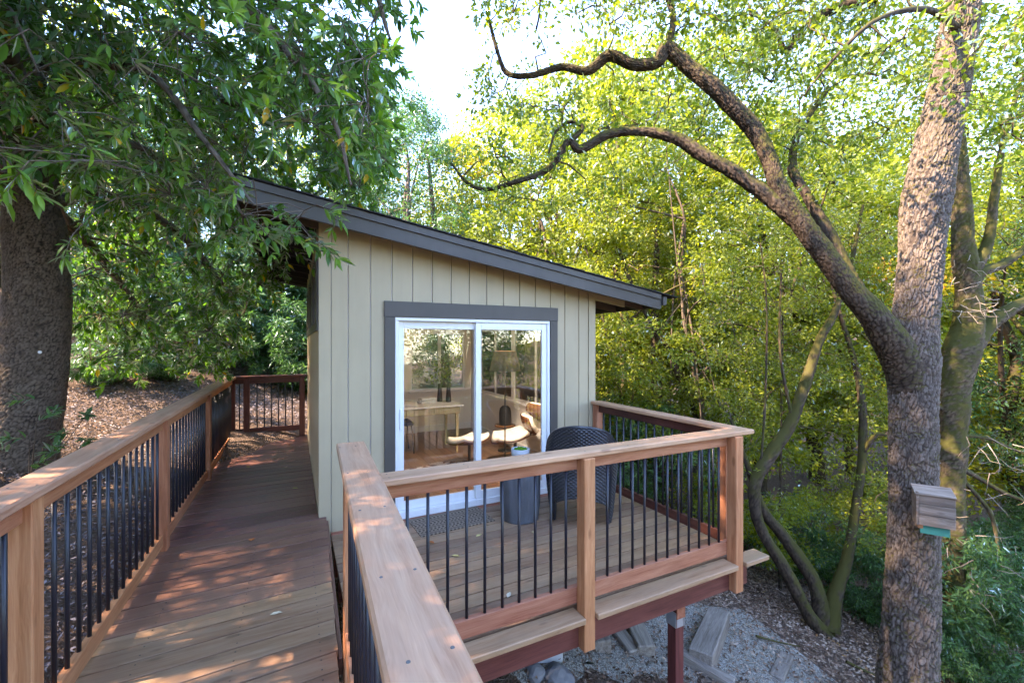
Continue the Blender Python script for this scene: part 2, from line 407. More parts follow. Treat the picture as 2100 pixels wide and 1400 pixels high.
M['inside'] = paint('indoor_wall', (.76, .72, .66), .7, .2, .03)
M['slate'] = paint('slate_trim', (.075, .064, .054), .5, .4, .08)
M['fascia'] = paint('fascia_charcoal', (.060, .052, .045), .5, .4, .15, 5)
M['soffit'] = paint('dark_soffit', (.035, .032, .032), .7, .3)
M['vinyl'] = paint('white_vinyl', (.74, .74, .74), .35, .5, .02, 3, .03)
M['black'] = plain('black_metal', (.012, .014, .022), .35, .5)
M['blackp'] = plain('black_plastic', (.015, .016, .018), .4, .5)
M['navy'] = plain('navy_fabric', (.02, .03, .06), .8, .2)
M['steel'] = plain('galvanised_steel', (.45, .47, .48), .4, .5, .6)
M['brass'] = plain('aged_brass', (.45, .33, .14), .35, .5, .7)
M['leather'] = plain('cream_leather', (.68, .62, .53), .5, .4)
M['deskw'] = plain('cream_desk', (.66, .62, .52), .4, .4)
M['deskside'] = plain('gold_desk_side', (.40, .33, .19), .5, .4)
M['concrete'] = plain('pale_concrete', (.42, .44, .46), .7, .3)
M['drum'] = paint('dark_concrete', (.085, .09, .10), .6, .35, .35, 6, .3, 30)
M['wicker'] = plain('black_wicker', (.02, .024, .032), .32, .6)
M['teal'] = plain('teal_paint', (.03, .22, .17), .6, .3)
M['paper'] = plain('white_paper', (.7, .68, .64), .7, .2)
M['shade'] = plain('dark_lamp_shade', (.07, .055, .04), .8, .2)
M['copper'] = plain('copper_lining', (.6, .3, .15), .5, .3)
M['screw'] = plain('dull_screw', (.12, .115, .11), .5, .4, .3)
M['shingle'] = plain('asphalt_shingle', (.035, .035, .038), .95, .1)
M['rock'] = plain('grey_rock', (.20, .20, .21), .85, .2)

m, t, out = mat('window_glass')                      # thin pane: sees through, mirrors at grazing angles
tr = t.nodes.new('ShaderNodeBsdfTransparent'); tr.inputs[0].default_value = (.96, .98, .97, 1)
g = nd(t, 'ShaderNodeBsdfGlossy', Roughness=0.0); fr = nd(t, 'ShaderNodeFresnel', IOR=1.62)
mx = t.nodes.new('ShaderNodeMixShader'); tcn = t.nodes.new('ShaderNodeTexCoord')
bp = nd(t, 'ShaderNodeBump', Strength=.03, Distance=.01); t.links.new(noise(t, tcn.outputs['Object'], 1.3, 1), bp.inputs['Height']); t.links.new(bp.outputs[0], g.inputs['Normal'])
t.links.new(mathn(t, 'MULTIPLY', fr.outputs[0], 1.5, True), mx.inputs[0]); t.links.new(tr.outputs[0], mx.inputs[1]); t.links.new(g.outputs[0], mx.inputs[2])
t.links.new(mx.outputs[0], out.inputs['Surface']); M['glass'] = m

m, t, out = mat('mulch_ground'); b = principled(t, out, .95, .1); tc = t.nodes.new('ShaderNodeTexCoord')
n1 = noise(t, tc.outputs['Object'], 26, 7, .75); n2 = noise(t, tc.outputs['Object'], 1.1, 4, .6)
vo = nd(t, 'ShaderNodeTexVoronoi', Scale=45.0); t.links.new(tc.outputs['Object'], vo.inputs['Vector'])
c = ramp(t, n1, [(.3, (.06, .04, .03)), (.5, (.17, .12, .09)), (.72, (.33, .25, .20))])
c = mixc(t, mathn(t, 'MULTIPLY', n2, .6), c, (.15, .10, .08)); t.links.new(c, b.inputs['Base Color'])
bump(t, mathn(t, 'ADD', n1, vo.outputs['Distance']), 1.0, .03, b); M['ground'] = m
m, t, out = mat('blue_grey_gravel'); b = principled(t, out, .95, .1); tc = t.nodes.new('ShaderNodeTexCoord')
vo = nd(t, 'ShaderNodeTexVoronoi', Scale=90.0); t.links.new(tc.outputs['Object'], vo.inputs['Vector'])
sv_ = t.nodes.new('ShaderNodeSeparateColor'); t.links.new(vo.outputs['Color'], sv_.inputs[0])
t.links.new(ramp(t, sv_.outputs[0], [(.1, (.15, .14, .12)), (.6, (.30, .28, .245)), (.95, (.44, .42, .38))]), b.inputs['Base Color'])
bump(t, vo.outputs['Distance'], 1.0, .012, b); M['gravel'] = m
m, t, out = mat('cow_hide'); b = principled(t, out, .9, .1); tc = t.nodes.new('ShaderNodeTexCoord')
t.links.new(ramp(t, noise(t, tc.outputs['Object'], 2.6, 5, .6, .6), [(.44, (.09, .035, .018)), (.50, (.25, .14, .09)), (.53, (.62, .55, .5))]), b.inputs['Base Color']); M['hide'] = m
m, t, out = mat('moss'); b = principled(t, out, .9, .1); tc = t.nodes.new('ShaderNodeTexCoord')
n1 = noise(t, tc.outputs['Object'], 90, 4, .7); t.links.new(ramp(t, n1, [(.3, (.03, .10, .01)), (.7, (.10, .30, .025))]), b.inputs['Base Color']); bump(t, n1, 1, .01, b); M['moss'] = m
# door mat: flat woven rows of dark hooks on tan
m, t, out = mat('woven_mat'); b = principled(t, out, .9, .1); tc = t.nodes.new('ShaderNodeTexCoord')
sp = t.nodes.new('ShaderNodeSeparateXYZ'); t.links.new(tc.outputs['Object'], sp.inputs[0])
row = mathn(t, 'MULTIPLY', sp.outputs[1], 24); rowi = mathn(t, 'FLOOR', row); rowf = mathn(t, 'FRACT', row)
xx = mathn(t, 'ADD', mathn(t, 'MULTIPLY', sp.outputs[0], 26), mathn(t, 'MULTIPLY', mathn(t, 'ABSOLUTE', mathn(t, 'SUBTRACT', rowf, .5)), mathn(t, 'MULTIPLY', mathn(t, 'MODULO', rowi, 3), 1.4)))
a1 = mathn(t, 'GREATER_THAN', mathn(t, 'FRACT', xx), .5); a2 = mathn(t, 'GREATER_THAN', rowf, .3)
f = mathn(t, 'MULTIPLY', mathn(t, 'MULTIPLY', a1, a2), .85)
nn = noise(t, tc.outputs['Object'], 160, 3)
c = mixc(t, f, mixc(t, nn, (.20, .14, .10), (.36, .27, .2)), (.025, .018, .016)); t.links.new(c, b.inputs['Base Color']); bump(t, nn, .8, .004, b); M['mat'] = m

M['oak'] = leafmat('oak_leaf', [(.0, (.04, .075, .014)), (.35, (.085, .14, .02)), (.7, (.16, .21, .022)), (.93, (.23, .26, .025)), (1, (.35, .22, .03))], (2.4, 2.3, 1.0), .5, .45, .035)
M['bay'] = leafmat('bay_leaf', [(.0, (.022, .065, .018)), (.5, (.065, .165, .028)), (.8, (.12, .25, .032)), (.975, (.20, .34, .035)), (1, (.5, .30, .02))], (2.2, 2.4, .9), .42, .35, .05)
M['oak_bg'] = leafmat('oak_leaf_far', [(.0, (.06, .10, .018)), (.35, (.13, .175, .024)), (.7, (.205, .25, .026)), (.93, (.33, .32, .03)), (1, (.40, .2, .03))], (2.5, 2.3, 1.0), .52, .5, .03, .38)
M['bay_bg'] = leafmat('bay_leaf_far', [(.0, (.03, .08, .03)), (.5, (.065, .15, .05)), (1, (.13, .23, .055))], (1.8, 2.2, 1.1), .4, .4, .05)
M['litter'] = leafmat('dry_litter', [(.0, (.08, .045, .03)), (.3, (.22, .13, .09)), (.6, (.38, .27, .20)), (.85, (.50, .40, .33)), (.95, (.42, .2, .08)), (1, (.5, .34, .1))], (1, .9, .8), .1, .7, .01)
M['litter2'] = leafmat('wood_chip_litter', [(.0, (.05, .04, .042)), (.35, (.15, .125, .13)), (.7, (.32, .28, .285)), (.92, (.46, .42, .41)), (1, (.4, .18, .06))], (1, .9, .8), .1, .7, .01)
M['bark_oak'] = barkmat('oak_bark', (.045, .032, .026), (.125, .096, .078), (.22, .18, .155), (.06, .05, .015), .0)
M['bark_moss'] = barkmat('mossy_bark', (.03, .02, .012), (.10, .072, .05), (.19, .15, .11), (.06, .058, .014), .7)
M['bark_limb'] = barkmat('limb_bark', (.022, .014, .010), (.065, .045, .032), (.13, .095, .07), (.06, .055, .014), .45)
M['bark_bay'] = barkmat('bay_bark', (.035, .025, .02), (.14, .105, .082), (.24, .19, .15), None)
M['twig'] = barkmat('twig_bark', (.05, .035, .025), (.10, .075, .055), (.16, .12, .09), None)
M['deadtwig'] = barkmat('pale_dead_twig', (.2, .15, .11), (.33, .26, .2), (.42, .34, .27), None)
#%%STRUCTURE
# ------------------------------------------------------------------ the ground
def axis_pts(lo, hi, near0, near1, fine, coarse):
    a = list(np.arange(near0, near1, fine)); x = near0; s = fine
    left = []
    while x > lo: s = min(s * 1.25, coarse); x -= s; left.append(x)
    x = near1; s = fine; right = []
    while x < hi: right.append(x); s = min(s * 1.25, coarse); x += s
    return np.array(left[::-1] + a + right)
gx = axis_pts(-150, 150, -9, 13, .14, 8); gy = axis_pts(-150, 150, -4, 16, .14, 8)
GX, GY = np.meshgrid(gx, gy)
GZ = ground_z(GX, GY) + (vnoise(np.stack([GX.ravel() * 3, GY.ravel() * 3, GX.ravel() * 0], 1), 9).reshape(GX.shape) - .5) * .07
nx = len(gx); i = (np.arange(len(gy) - 1)[:, None] * nx + np.arange(nx - 1)[None, :]).ravel()
tag(link('ground', mesh_np('ground', np.stack([GX, GY, GZ], -1).reshape(-1, 3), np.stack([i, i + 1, i + nx + 1, i + nx], 1), True, [M['ground']])), kind='structure')
# gravel path: a sheet that follows the slope between its timbers
px_, py_ = np.meshgrid(np.linspace(1.6, 5.6, 50), np.linspace(-.62, .62, 16))
cx_ = px_; cyy = 3.72 - .10 * (px_ - 2) - py_ * 0 + py_ * .82 * (.85 + .25 * np.clip(px_ - 3, 0, 2))
cyy = cyy + (np.abs(py_) > .5) * (vnoise(np.stack([px_.ravel() * 4, py_.ravel() * 3, px_.ravel() * 0], 1), 5).reshape(px_.shape) - .5) * .22
pz = ground_z(cx_, cyy) + .045 - .03 * (np.abs(py_) > .6)
i = (np.arange(15)[:, None] * 50 + np.arange(49)[None, :]).ravel()
tag(link('gravel_path', mesh_np('gravel_path', np.stack([cx_, cyy, pz], -1).reshape(-1, 3), np.stack([i, i + 1, i + 51, i + 50], 1), True, [M['gravel']])), kind='structure')

# ------------------------------------------------------------------ decks
WALK = thing('walkway_deck', 'raised boardwalk of reddish brown planks running along the left side of the cabin', 'deck', (-.35, 2, 0))
y = .1; k = 0
while y < 8.38:
    s = .07 * max(0, min(1, (8.4 - y) / 4.1)); xe = .262 if y < 4.40 else .19
    xe = .20 + .032 * (y - 2.4) if y < 4.42 else .19
    bm = bmesh.new(); x0 = -.985
    g = .0125; wd = .1405
    rt = .0
    def yy(x, b): return b + s * x
    s2 = .07 * max(0, min(1, (8.4 - (y + .147)) / 4.1))
    a = [(x0, y + s * x0, 0), (xe, y + s * xe, 0), (xe, y + .147 + s2 * xe - g, 0), (x0, y + .147 + s2 * x0 - g, 0)]
    jit = random.uniform(-.0012, .0012); sh = random.uniform(-.004, .004)
    c = Vector((sum(p[0] for p in a) / 4, sum(p[1] for p in a) / 4, 0))
    prism(bm, [(p[0] - c.x + (sh if j in (1, 2) else 0), p[1] - c.y, -.036 + jit) for j, p in enumerate(a)], (0, 0, .036))
    bmesh.ops.bevel(bm, geom=[e for e in bm.edges if all(v.co.z > -.01 for v in e.verts)], offset=.0015, segments=1, affect='EDGES')
    link('plank', bm_mesh('plank', bm, M['deckd'] if y > 4.35 else M['deckm'] if y > 3.05 else M['deckw']), WALK, M=Matrix.Translation(c))  # far boards darker: partly stain, partly tree shade put into the colour
    y += .147; k += 1
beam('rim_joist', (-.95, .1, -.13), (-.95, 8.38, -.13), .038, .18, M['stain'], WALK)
bm = bmesh.new()
for q in np.arange(.1, 8.3, .147):
    for xq in (-.72, -.28, .12):
        for dq in (.035, .108):
            sl_ = .07 * max(0, min(1, (8.4 - q) / 4.1)); add_box(bm, (xq - .0035, q + dq + sl_ * xq - .0035, -.0005), (xq + .0035, q + dq + sl_ * xq + .0035, .0012))
link('screw_heads', bm_mesh('screw_heads', bm, M['blackp']), WALK)['kind'] = 'stuff'
for q in (0.5, 2.3, 4.2, 6.2, 8.3): beam('support_post', (-.80, q, -.04), (-.80, q, gz(-.8, q) - .3), .09, .09, M['stain'], WALK)
beam('riser_board', (.215, 2.45, -.085), (.268, 4.405, -.085), .022, .092, M['deckm'], WALK)
for q in np.arange(-.7, .2, .4): beam('joist', (q, .1, -.13), (q, 8.3, -.13), .038, .18, M['stain'], WALK)

DECK = thing('side_deck', 'square redwood deck outside the sliding door, one step below the boardwalk', 'deck', (1.8, 3.4, -.16))
y = 2.447
while y < 4.30:
    beam('plank', (.30, y + .07, -.178), (3.44, y + .07, -.178), .1345, .036, M['deckw'], DECK, .0015); y += .1462
beam('plank', (.30, y + .04, -.178), (3.36, y + .04, -.178), .085, .036, M['cedar_red'], DECK, .004)
for a_, b_ in ((.30, 1.682), (1.778, 3.172), (3.268, 3.56)):
    beam('edge_board', (a_, 2.362, -.178), (b_, 2.362, -.178), .146, .038, M['deckw'], DECK, .005)
beam('rim_board', (.30, 2.40, -.30), (3.40, 2.40, -.30), .038, .20, M['beamred'], DECK)
beam('rim_board', (3.38, 2.42, -.30), (3.38, 4.38, -.30), .038, .20, M['beamred'], DECK)
for q in (2.77, .95):
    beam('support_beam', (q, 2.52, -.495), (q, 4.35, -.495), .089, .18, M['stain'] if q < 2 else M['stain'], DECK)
    p = beam('support_post', (q, 2.565, -.587), (q, 2.565, gz(q, 2.56) - .3), .089, .089, M['beamred'], DECK)
    for s in (-1, 1): link('bracket', box_mesh(.004, .10, .12, M['steel'], 0), DECK, M=Matrix.Translation((q + s * .0475, 2.565, -.60)))
    link('bracket', box_mesh(.07, .004, .12, M['steel'], 0), DECK, M=Matrix.Translation((q, 2.517, -.60)))
beam('beam_end', (2.77, 2.505, -.495), (2.77, 2.519, -.495), .089, .18, M['cedar_red'], DECK, 0)
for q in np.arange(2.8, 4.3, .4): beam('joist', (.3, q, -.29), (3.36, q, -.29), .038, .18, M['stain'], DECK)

# ------------------------------------------------------------------ railings
bal_cache = {}
def baluster(p0, h, parent):
    key = round(h, 3)
    if key not in bal_cache:
        bm = bmesh.new(); bmesh.ops.create_cone(bm, cap_ends=True, segments=12, radius1=.0095, radius2=.0095, depth=h)
        me = bm_mesh('baluster', bm, M['black']); 
        for p in me.polygons: p.use_smooth = len(p.vertices) == 4
        bal_cache[key] = me
    return link('baluster', bal_cache[key], parent, M=Matrix.Translation((p0[0], p0[1], p0[2] + h / 2)))
def rail_run(par, a, b, posts, z0, top, mp, mr, mc, bz=(.04, .13), pbot=0.0, off=0.0, capw=.147, spacing=.119, cap=True, post_off=0.0, capa=0, capb=0, thick=.038, first=None):
    """a railing from a to b (2D); posts: distances along; z0 deck level; top cap height"""
    a = Vector(a); b = Vector(b); u = (b - a).normalized(); n = Vector((u.y, -u.x)); L = (b - a).length
    def P(s, o, z): q = a + u * s + n * o; return (q.x, q.y, z)
    if cap: beam('cap', P(-capa, 0, z0 + top - thick / 2), P(L + capb, 0, z0 + top - thick / 2), capw, thick, mc, par, .007)
    for s in posts:
        q = beam('post', P(s, post_off, z0 + pbot), P(s, post_off, z0 + top - thick - .001), .089, .089, mp, par, .005, up=(u.x, u.y, 0))
    ps = sorted(posts)
    if not ps or ps[0] > .2: ps = [0 - .0445] + ps
    if ps[-1] < L - .2: ps = ps + [L + .0445]
    for s0, s1 in zip(ps[:-1], ps[1:]):
        c0, c1 = (s0 + .0455, s1 - .0455)
        if abs(post_off) > .06: c0, c1 = s0 - .0 if s0 > .1 else s0 + .045, s1 - .001
        beam('top_rail', P(c0, off, z0 + top - thick - .045), P(c1, off, z0 + top - thick - .045), .038, .087, mr, par, .003)
        beam('bottom_rail', P(c0, off, z0 + (bz[0] + bz[1]) / 2), P(c1, off, z0 + (bz[0] + bz[1]) / 2), .038, bz[1] - bz[0], mr, par, .003)
        n_ = max(1, int(round((s1 - s0) / spacing)) - 1); st = (s1 - s0) / (n_ + 1)
        for i_ in range(n_): baluster(P(s0 + st * (i_ + 1), off, z0 + bz[1] - .002), top - thick - .088 - bz[1] + .004, par)
r1 = thing('walkway_railing', 'long cedar railing with black balusters down the left side of the boardwalk', 'railing', (-.925, 4, 0))
rail_run(r1, (-.935, -.9), (-.935, 8.42), [.9 - .5 - .0 + 0, 1.3 + .0, 3.23, 5.17, 7.10], 0, 1.07, M['cedar'], M['cedar'], M['cap'], capa=.3, capb=.02)
# the last post of the run stands dark-stained at the corner
r2 = thing('end_railing', 'short dark stained railing closing the far end of the boardwalk', 'railing', (-.35, 8.44, 0))
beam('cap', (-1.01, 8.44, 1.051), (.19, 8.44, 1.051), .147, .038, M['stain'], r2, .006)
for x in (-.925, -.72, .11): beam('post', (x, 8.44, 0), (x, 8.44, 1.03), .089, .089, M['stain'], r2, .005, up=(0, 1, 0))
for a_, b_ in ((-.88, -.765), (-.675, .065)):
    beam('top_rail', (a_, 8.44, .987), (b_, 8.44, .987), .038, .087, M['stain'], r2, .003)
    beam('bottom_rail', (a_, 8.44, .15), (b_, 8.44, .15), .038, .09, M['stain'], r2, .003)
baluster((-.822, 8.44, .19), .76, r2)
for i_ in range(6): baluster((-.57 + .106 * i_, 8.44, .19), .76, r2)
r3 = thing('stair_side_railing', 'near railing with a wide weathered cap between the boardwalk and the lower deck', 'railing', (.24, 1.5, 0))
rail_run(r3, (.158, -.5), (.2765, 2.56), [1.05, 2.93], 0, 1.07, M['cedar'], M['cedar_red'], M['cap'], pbot=-.155, off=-.02, capb=0, capa=.2, spacing=.115)
r4 = thing('front_railing', 'low front railing of the side deck, open to the slope, pinkish cap', 'railing', (1.8, 2.4, -.16))
rail_run(r4, (.37, 2.424), (3.34, 2.424), [1.36, 2.85], -.16, 1.06, M['cedar'], M['cedar_red'], M['cap'], bz=(.04, .15), pbot=-.24, post_off=.064, off=0, capb=.09, cap=False)
beam('cap', (.352, 2.407, .881), (3.43, 2.407, .881), .15, .038, M['cap'], r4, .007)
r5 = thing('right_railing', 'right hand railing of the side deck running back to the cabin corner', 'railing', (3.35, 3.4, -.16))
rail_run(r5, (3.357, 2.484), (3.357, 4.385), [.075, 1.856], -.16, 1.06, M['cedar_red'], M['stain'], M['cap'], bz=(.04, .13), pbot=.0)

def nails(par, pts, rr=.0045):
    bm = bmesh.new()
    for x, y, z in pts:
        m_ = Matrix.Translation((x, y, z)); bmesh.ops.create_cone(bm, cap_ends=True, segments=8, radius1=rr, radius2=rr * .8, depth=.0016, matrix=m_)
    link('screw_heads', bm_mesh('screw_heads', bm, M['screw']), par)['kind'] = 'stuff'
nails(r4, [(x, 2.407 + s_, .9005) for x in (.45, .9, 1.3, 1.73, 2.1, 2.55, 3.0, 3.3) for s_ in (-.035, .035)])
nails(r3, [(.185 + .064 * (y_ + .1) / 3.06 * 1.0 + s_ + .012, y_, 1.0705) for y_ in (.75, 1.05, 1.5, 1.95, 2.45) for s_ in (-.04, .04)])
nails(r1, [(-.935 + s_, y_, 1.0705) for y_ in (.4, 1.0, 1.6, 2.33, 3.2, 4.27, 5.2, 6.2, 7.2) for s_ in (-.04, .04)])
# ------------------------------------------------------------------ the cabin
X0, X1, YF, YB = .197, 3.37, 4.41, 8.52
def zb(x): return 2.70 - .1566 * x
CAB = thing('cabin', 'small beige cabin with vertical siding, charcoal fascia and a single slope roof', 'cabin', ((X0 + X1) / 2, 6.4, -.16))
def poly_wall(name, polys, vec, mat_, parent=CAB):
    bm = bmesh.new()
    for p in polys: prism(bm, p, vec)
    return link(name, bm_mesh(name, bm, mat_), parent)
FL = -.125
DX0, DX1, DZ = .895, 2.703, 1.88
def top(x): return zb(x) + .135
poly_wall('wall', [[(X0 + .02, YF + .02, -.3), (DX0, YF + .02, -.3), (DX0, YF + .02, top(DX0)), (X0 + .02, YF + .02, top(X0 + .02))],
                   [(DX1, YF + .02, -.3), (X1 - .02, YF + .02, -.3), (X1 - .02, YF + .02, top(X1 - .02)), (DX1, YF + .02, top(DX1))],
                   [(DX0, YF + .02, DZ), (DX1, YF + .02, DZ), (DX1, YF + .02, top(DX1)), (DX0, YF + .02, top(DX0))]], (0, .10, 0), M['inside'])
bw = (2.0, 3.12, .68, 1.83)
poly_wall('wall', [[(X0 + .02, YB - .12, -.3), (bw[0], YB - .12, -.3), (bw[0], YB - .12, top(bw[0])), (X0 + .02, YB - .12, top(X0))],
                   [(bw[0], YB - .12, -.3), (bw[1], YB - .12, -.3), (bw[1], YB - .12, bw[2]), (bw[0], YB - .12, bw[2])],
                   [(bw[0], YB - .12, bw[3]), (bw[1], YB - .12, bw[3]), (bw[1], YB - .12, top(bw[1])), (bw[0], YB - .12, top(bw[0]))],
                   [(bw[1], YB - .12, -.3), (X1 - .02, YB - .12, -.3), (X1 - .02, YB - .12, top(X1)), (bw[1], YB - .12, top(bw[1]))]], (0, .10, 0), M['inside'])
rw = (5.15, 7.95, .66, 1.88); xr = X1 - .12
poly_wall('wall', [[(xr, YF + .12, -.3), (xr, rw[0], -.3), (xr, rw[0], top(X1)), (xr, YF + .12, top(X1))],
                   [(xr, rw[0], -.3), (xr, rw[1], -.3), (xr, rw[1], rw[2]), (xr, rw[0], rw[2])],
                   [(xr, rw[0], rw[3]), (xr, rw[1], rw[3]), (xr, rw[1], top(X1)), (xr, rw[0], top(X1))],
                   [(xr, rw[1], -.3), (xr, YB - .12, -.3), (xr, YB - .12, top(X1)), (xr, rw[1], top(X1))]], (.10, 0, 0), M['inside'])
cw = [(4.85, 5.75), (6.0, 6.9), (7.15, 8.05)]
polys = [[(X0 + .02, YF + .12, -.3), (X0 + .02, YB - .12, -.3), (X0 + .02, YB - .12, 1.82), (X0 + .02, YF + .12, 1.82)],
         [(X0 + .02, YF + .12, 2.42), (X0 + .02, YB - .12, 2.42), (X0 + .02, YB - .12, top(X0) - .02), (X0 + .02, YF + .12, top(X0) - .02)]]
ed = [YF + .12] + [v for c in cw for v in c] + [YB - .12]
for i_ in range(0, len(ed), 2): polys.append([(X0 + .02, ed[i_], 1.82), (X0 + .02, ed[i_ + 1], 1.82), (X0 + .02, ed[i_ + 1], 2.42), (X0 + .02, ed[i_], 2.42)])
poly_wall('wall', polys, (.10, 0, 0), M['inside'])
# siding planks, front
gr = [.302] + [.454 + .2055 * i_ for i_ in range(14)] + [3.268]
for a_, b_ in zip(gr[:-1], gr[1:]):
    if b_ - a_ < .03: continue
    a2, b2 = a_ + .0045, b_ - .0045; zz = 1.95 if a_ > .85 and b_ < 2.75 else -.19
    bm = bmesh.new(); prism(bm, [(a2, 0, zz), (b2, 0, zz), (b2, 0, top(b2) - .004), (a2, 0, top(a2) - .004)], (0, .0195, 0))
    bmesh.ops.bevel(bm, geom=[e for e in bm.edges if all(v.co.y < .001 for v in e.verts)], offset=.003, segments=1, affect='EDGES')
    link('siding_plank', bm_mesh('siding_plank', bm, M['siding']), CAB, M=Matrix.Translation((0, YF, 0)))
for a_, b_ in ((X0 - .0, .300), (3.270, X1 + .0)):
    bm = bmesh.new(); prism(bm, [(a_, 0, -.19), (b_, 0, -.19), (b_, 0, top(b_) - .006), (a_, 0, top(a_) - .006)], (0, .028, 0))
    link('corner_trim', bm_mesh('corner_trim', bm, M['siding']), CAB, M=Matrix.Translation((0, YF - .009, 0)))
# siding planks, side walls and back
for side, xs in (('l', X0), ('r', X1 - .0195)):
    y = YF + .022
    while y < YB - .02:
        y2 = min(y + .2055, YB); 
        segs = [(-.19, 1.74), (2.50, top(X0 if side == 'l' else X1) - .01)] if side == 'l' else ([(-.19, top(X1) - .01)] if (y2 < rw[0] or y > rw[1]) else [(-.19, rw[2]), (rw[3], top(X1) - .01)])
        for z0_, z1_ in segs: solid('siding_plank', (xs, y, z0_), (xs + .0195, y2 - .009, z1_), M['siding'], CAB)
        y += .2055
solid('window_trim', (X0 - .015, YF + .03, 1.74), (X0 + .018, YB - .02, 1.82), M['slate'], CAB)
solid('window_trim', (X0 - .015, YF + .03, 2.42), (X0 + .018, YB - .02, 2.50), M['slate'], CAB)
for i_ in range(0, len(ed), 2): solid('window_trim', (X0 - .015, max(ed[i_], YF + .03), 1.821), (X0 + .018, min(ed[i_ + 1], YB - .02), 2.419), M['slate'], CAB)
for a_, b_ in cw:
    wn_ = solid('window', (X0 + .03, a_ + .001, 1.821), (X0 + .07, a_ + .03, 2.419), M['vinyl'], CAB)
    solid('frame', (X0 + .03, b_ - .03, 1.821), (X0 + .07, b_ - .001, 2.419), M['vinyl'], wn_)
    solid('frame', (X0 + .03, a_ + .03, 2.385), (X0 + .07, b_ - .03, 2.419), M['vinyl'], wn_)
    solid('frame', (X0 + .03, a_ + .03, 1.821), (X0 + .07, b_ - .03, 1.855), M['vinyl'], wn_)
    solid('pane', (X0 + .047, a_ + .03, 1.855), (X0 + .053, b_ - .03, 2.385), M['glass'], wn_)
x = X0 + .02
while x < X1 - .02:
    x2 = min(x + .2055, X1 - .02)
    segs = [(-.19, top(x2) - .01)] if (x2 < bw[0] or x > bw[1]) else [(-.19, bw[2]), (bw[3], top(x2) - .01)]
    for z0_, z1_ in segs: solid('siding_plank', (x, YB - .02, z0_), (x2 - .009, YB, z1_), M['siding'], CAB)
    x += .2055
# floor, skirting, ceiling
solid('floor_base', (X0 + .02, YF + .02, -.30), (X1 - .02, YB - .02, -.15), M['soffit'], CAB)
x = X0 + .12; i_ = 0
while x < xr - .01:
    x2 = min(x + .128, xr); q = YF + .12 + (i_ % 3) * .35
    beam('floor_board', ((x + x2) / 2, YF + .121, -.1375), ((x + x2) / 2, YB - .121, -.1375), x2 - x - .002, .025, M['floorw'], CAB, .001)
    x = x2; i_ += 1
solid('baseboard', (X0 + .12, YB - .135, -.124), (xr, YB - .1205, .0), M['vinyl'], CAB)
solid('baseboard', (xr - .015, YF + .125, -.124), (xr - .0005, YB - .136, .0), M['vinyl'], CAB)
poly_wall('ceiling', [[(X0 + .12, YF + .121, top(X0 + .12) - .03), (xr, YF + .121, top(xr) - .03), (xr, YF + .121, top(xr) - .005), (X0 + .12, YF + .121, top(X0 + .12) - .005)]], (0, YB - YF - .242, 0), M['inside'])
# piers under the cabin
for x, y in ((.5, 4.6), (1.9, 4.6), (3.1, 4.6), (3.1, 8.2), (.5, 8.2)):
    beam('pier', (x, y, -.3), (x, y, gz(x, y) + .05), .14, .14, M['slate'], CAB)
solid('skirt_panel', (X0 + .03, 4.62, -1.0), (1.8, 4.64, -.30), M['slate'], CAB)
# roof
RX0, RX1, RY0, RY1 = -.42, 4.16, 4.08, 9.15
def slab(name, x0, x1, y0, y1, b0, h, mat_, par=CAB):
    return poly_wall(name, [[(x0, y0, zb(x0) + b0), (x1, y0, zb(x1) + b0), (x1, y0, zb(x1) + b0 + h), (x0, y0, zb(x0) + b0 + h)]], (0, y1 - y0, 0), mat_, par)
sheath = slab('roof', RX0 + .02, RX1, RY0 + .06, RY1, .14, .02, M['soffit'])
slab('fascia', RX0, RX1, RY0 + .02, RY0 + .06, -.0, .155, M['fascia'])
slab('rake_trim', RX0, RX1 + .0, RY0, RY0 + .0195, .125, .062, M['fascia'])
slab('fascia', RX0, RX1, RY1, RY1 + .04, 0, .16, M['fascia'])
poly_wall('fascia', [[(RX0 - .02, RY0 + .02, zb(RX0) - .0), (RX0 - .02, RY0 + .02, zb(RX0) + .19), (RX0 - .001, RY0 + .02, zb(RX0) + .19), (RX0 - .001, RY0 + .02, zb(RX0))]], (0, RY1 - RY0, 0), M['fascia'])
poly_wall('fascia', [[(RX1 + .001, RY0 + .04, zb(RX1) + .02), (RX1 + .001, RY0 + .04, zb(RX1) + .165), (RX1 + .04, RY0 + .04, zb(RX1) + .165), (RX1 + .04, RY0 + .04, zb(RX1) + .02)]], (0, RY1 - RY0, 0), M['fascia'])
poly_wall('gutter', [[(RX1 + .042, RY0 + .01, zb(RX1) + .05), (RX1 + .10, RY0 + .01, zb(RX1) + .06), (RX1 + .11, RY0 + .01, zb(RX1) + .16), (RX1 + .042, RY0 + .01, zb(RX1) + .16)]], (0, RY1 - RY0, 0), M['fascia'])
ys = [YF + .0, 4.95, 5.55, 6.15, 6.75, 7.35, 7.95, 8.5, 9.0]
for j, y in enumerate(ys):
    slab('rafter', RX0 + .001, X0 - .001, y, y + .04, .01, .128, M['brownp'] if j == 0 else M['soffit'])
    if j == 0: slab('rafter', X1 + .001, X1 + .48, y, y + .04, -.01, .148, M['siding'])
    slab('rafter', X1 + (.482 if j == 0 else .001), RX1 - .001, y, y + .04, .01, .128, M['brownp'])
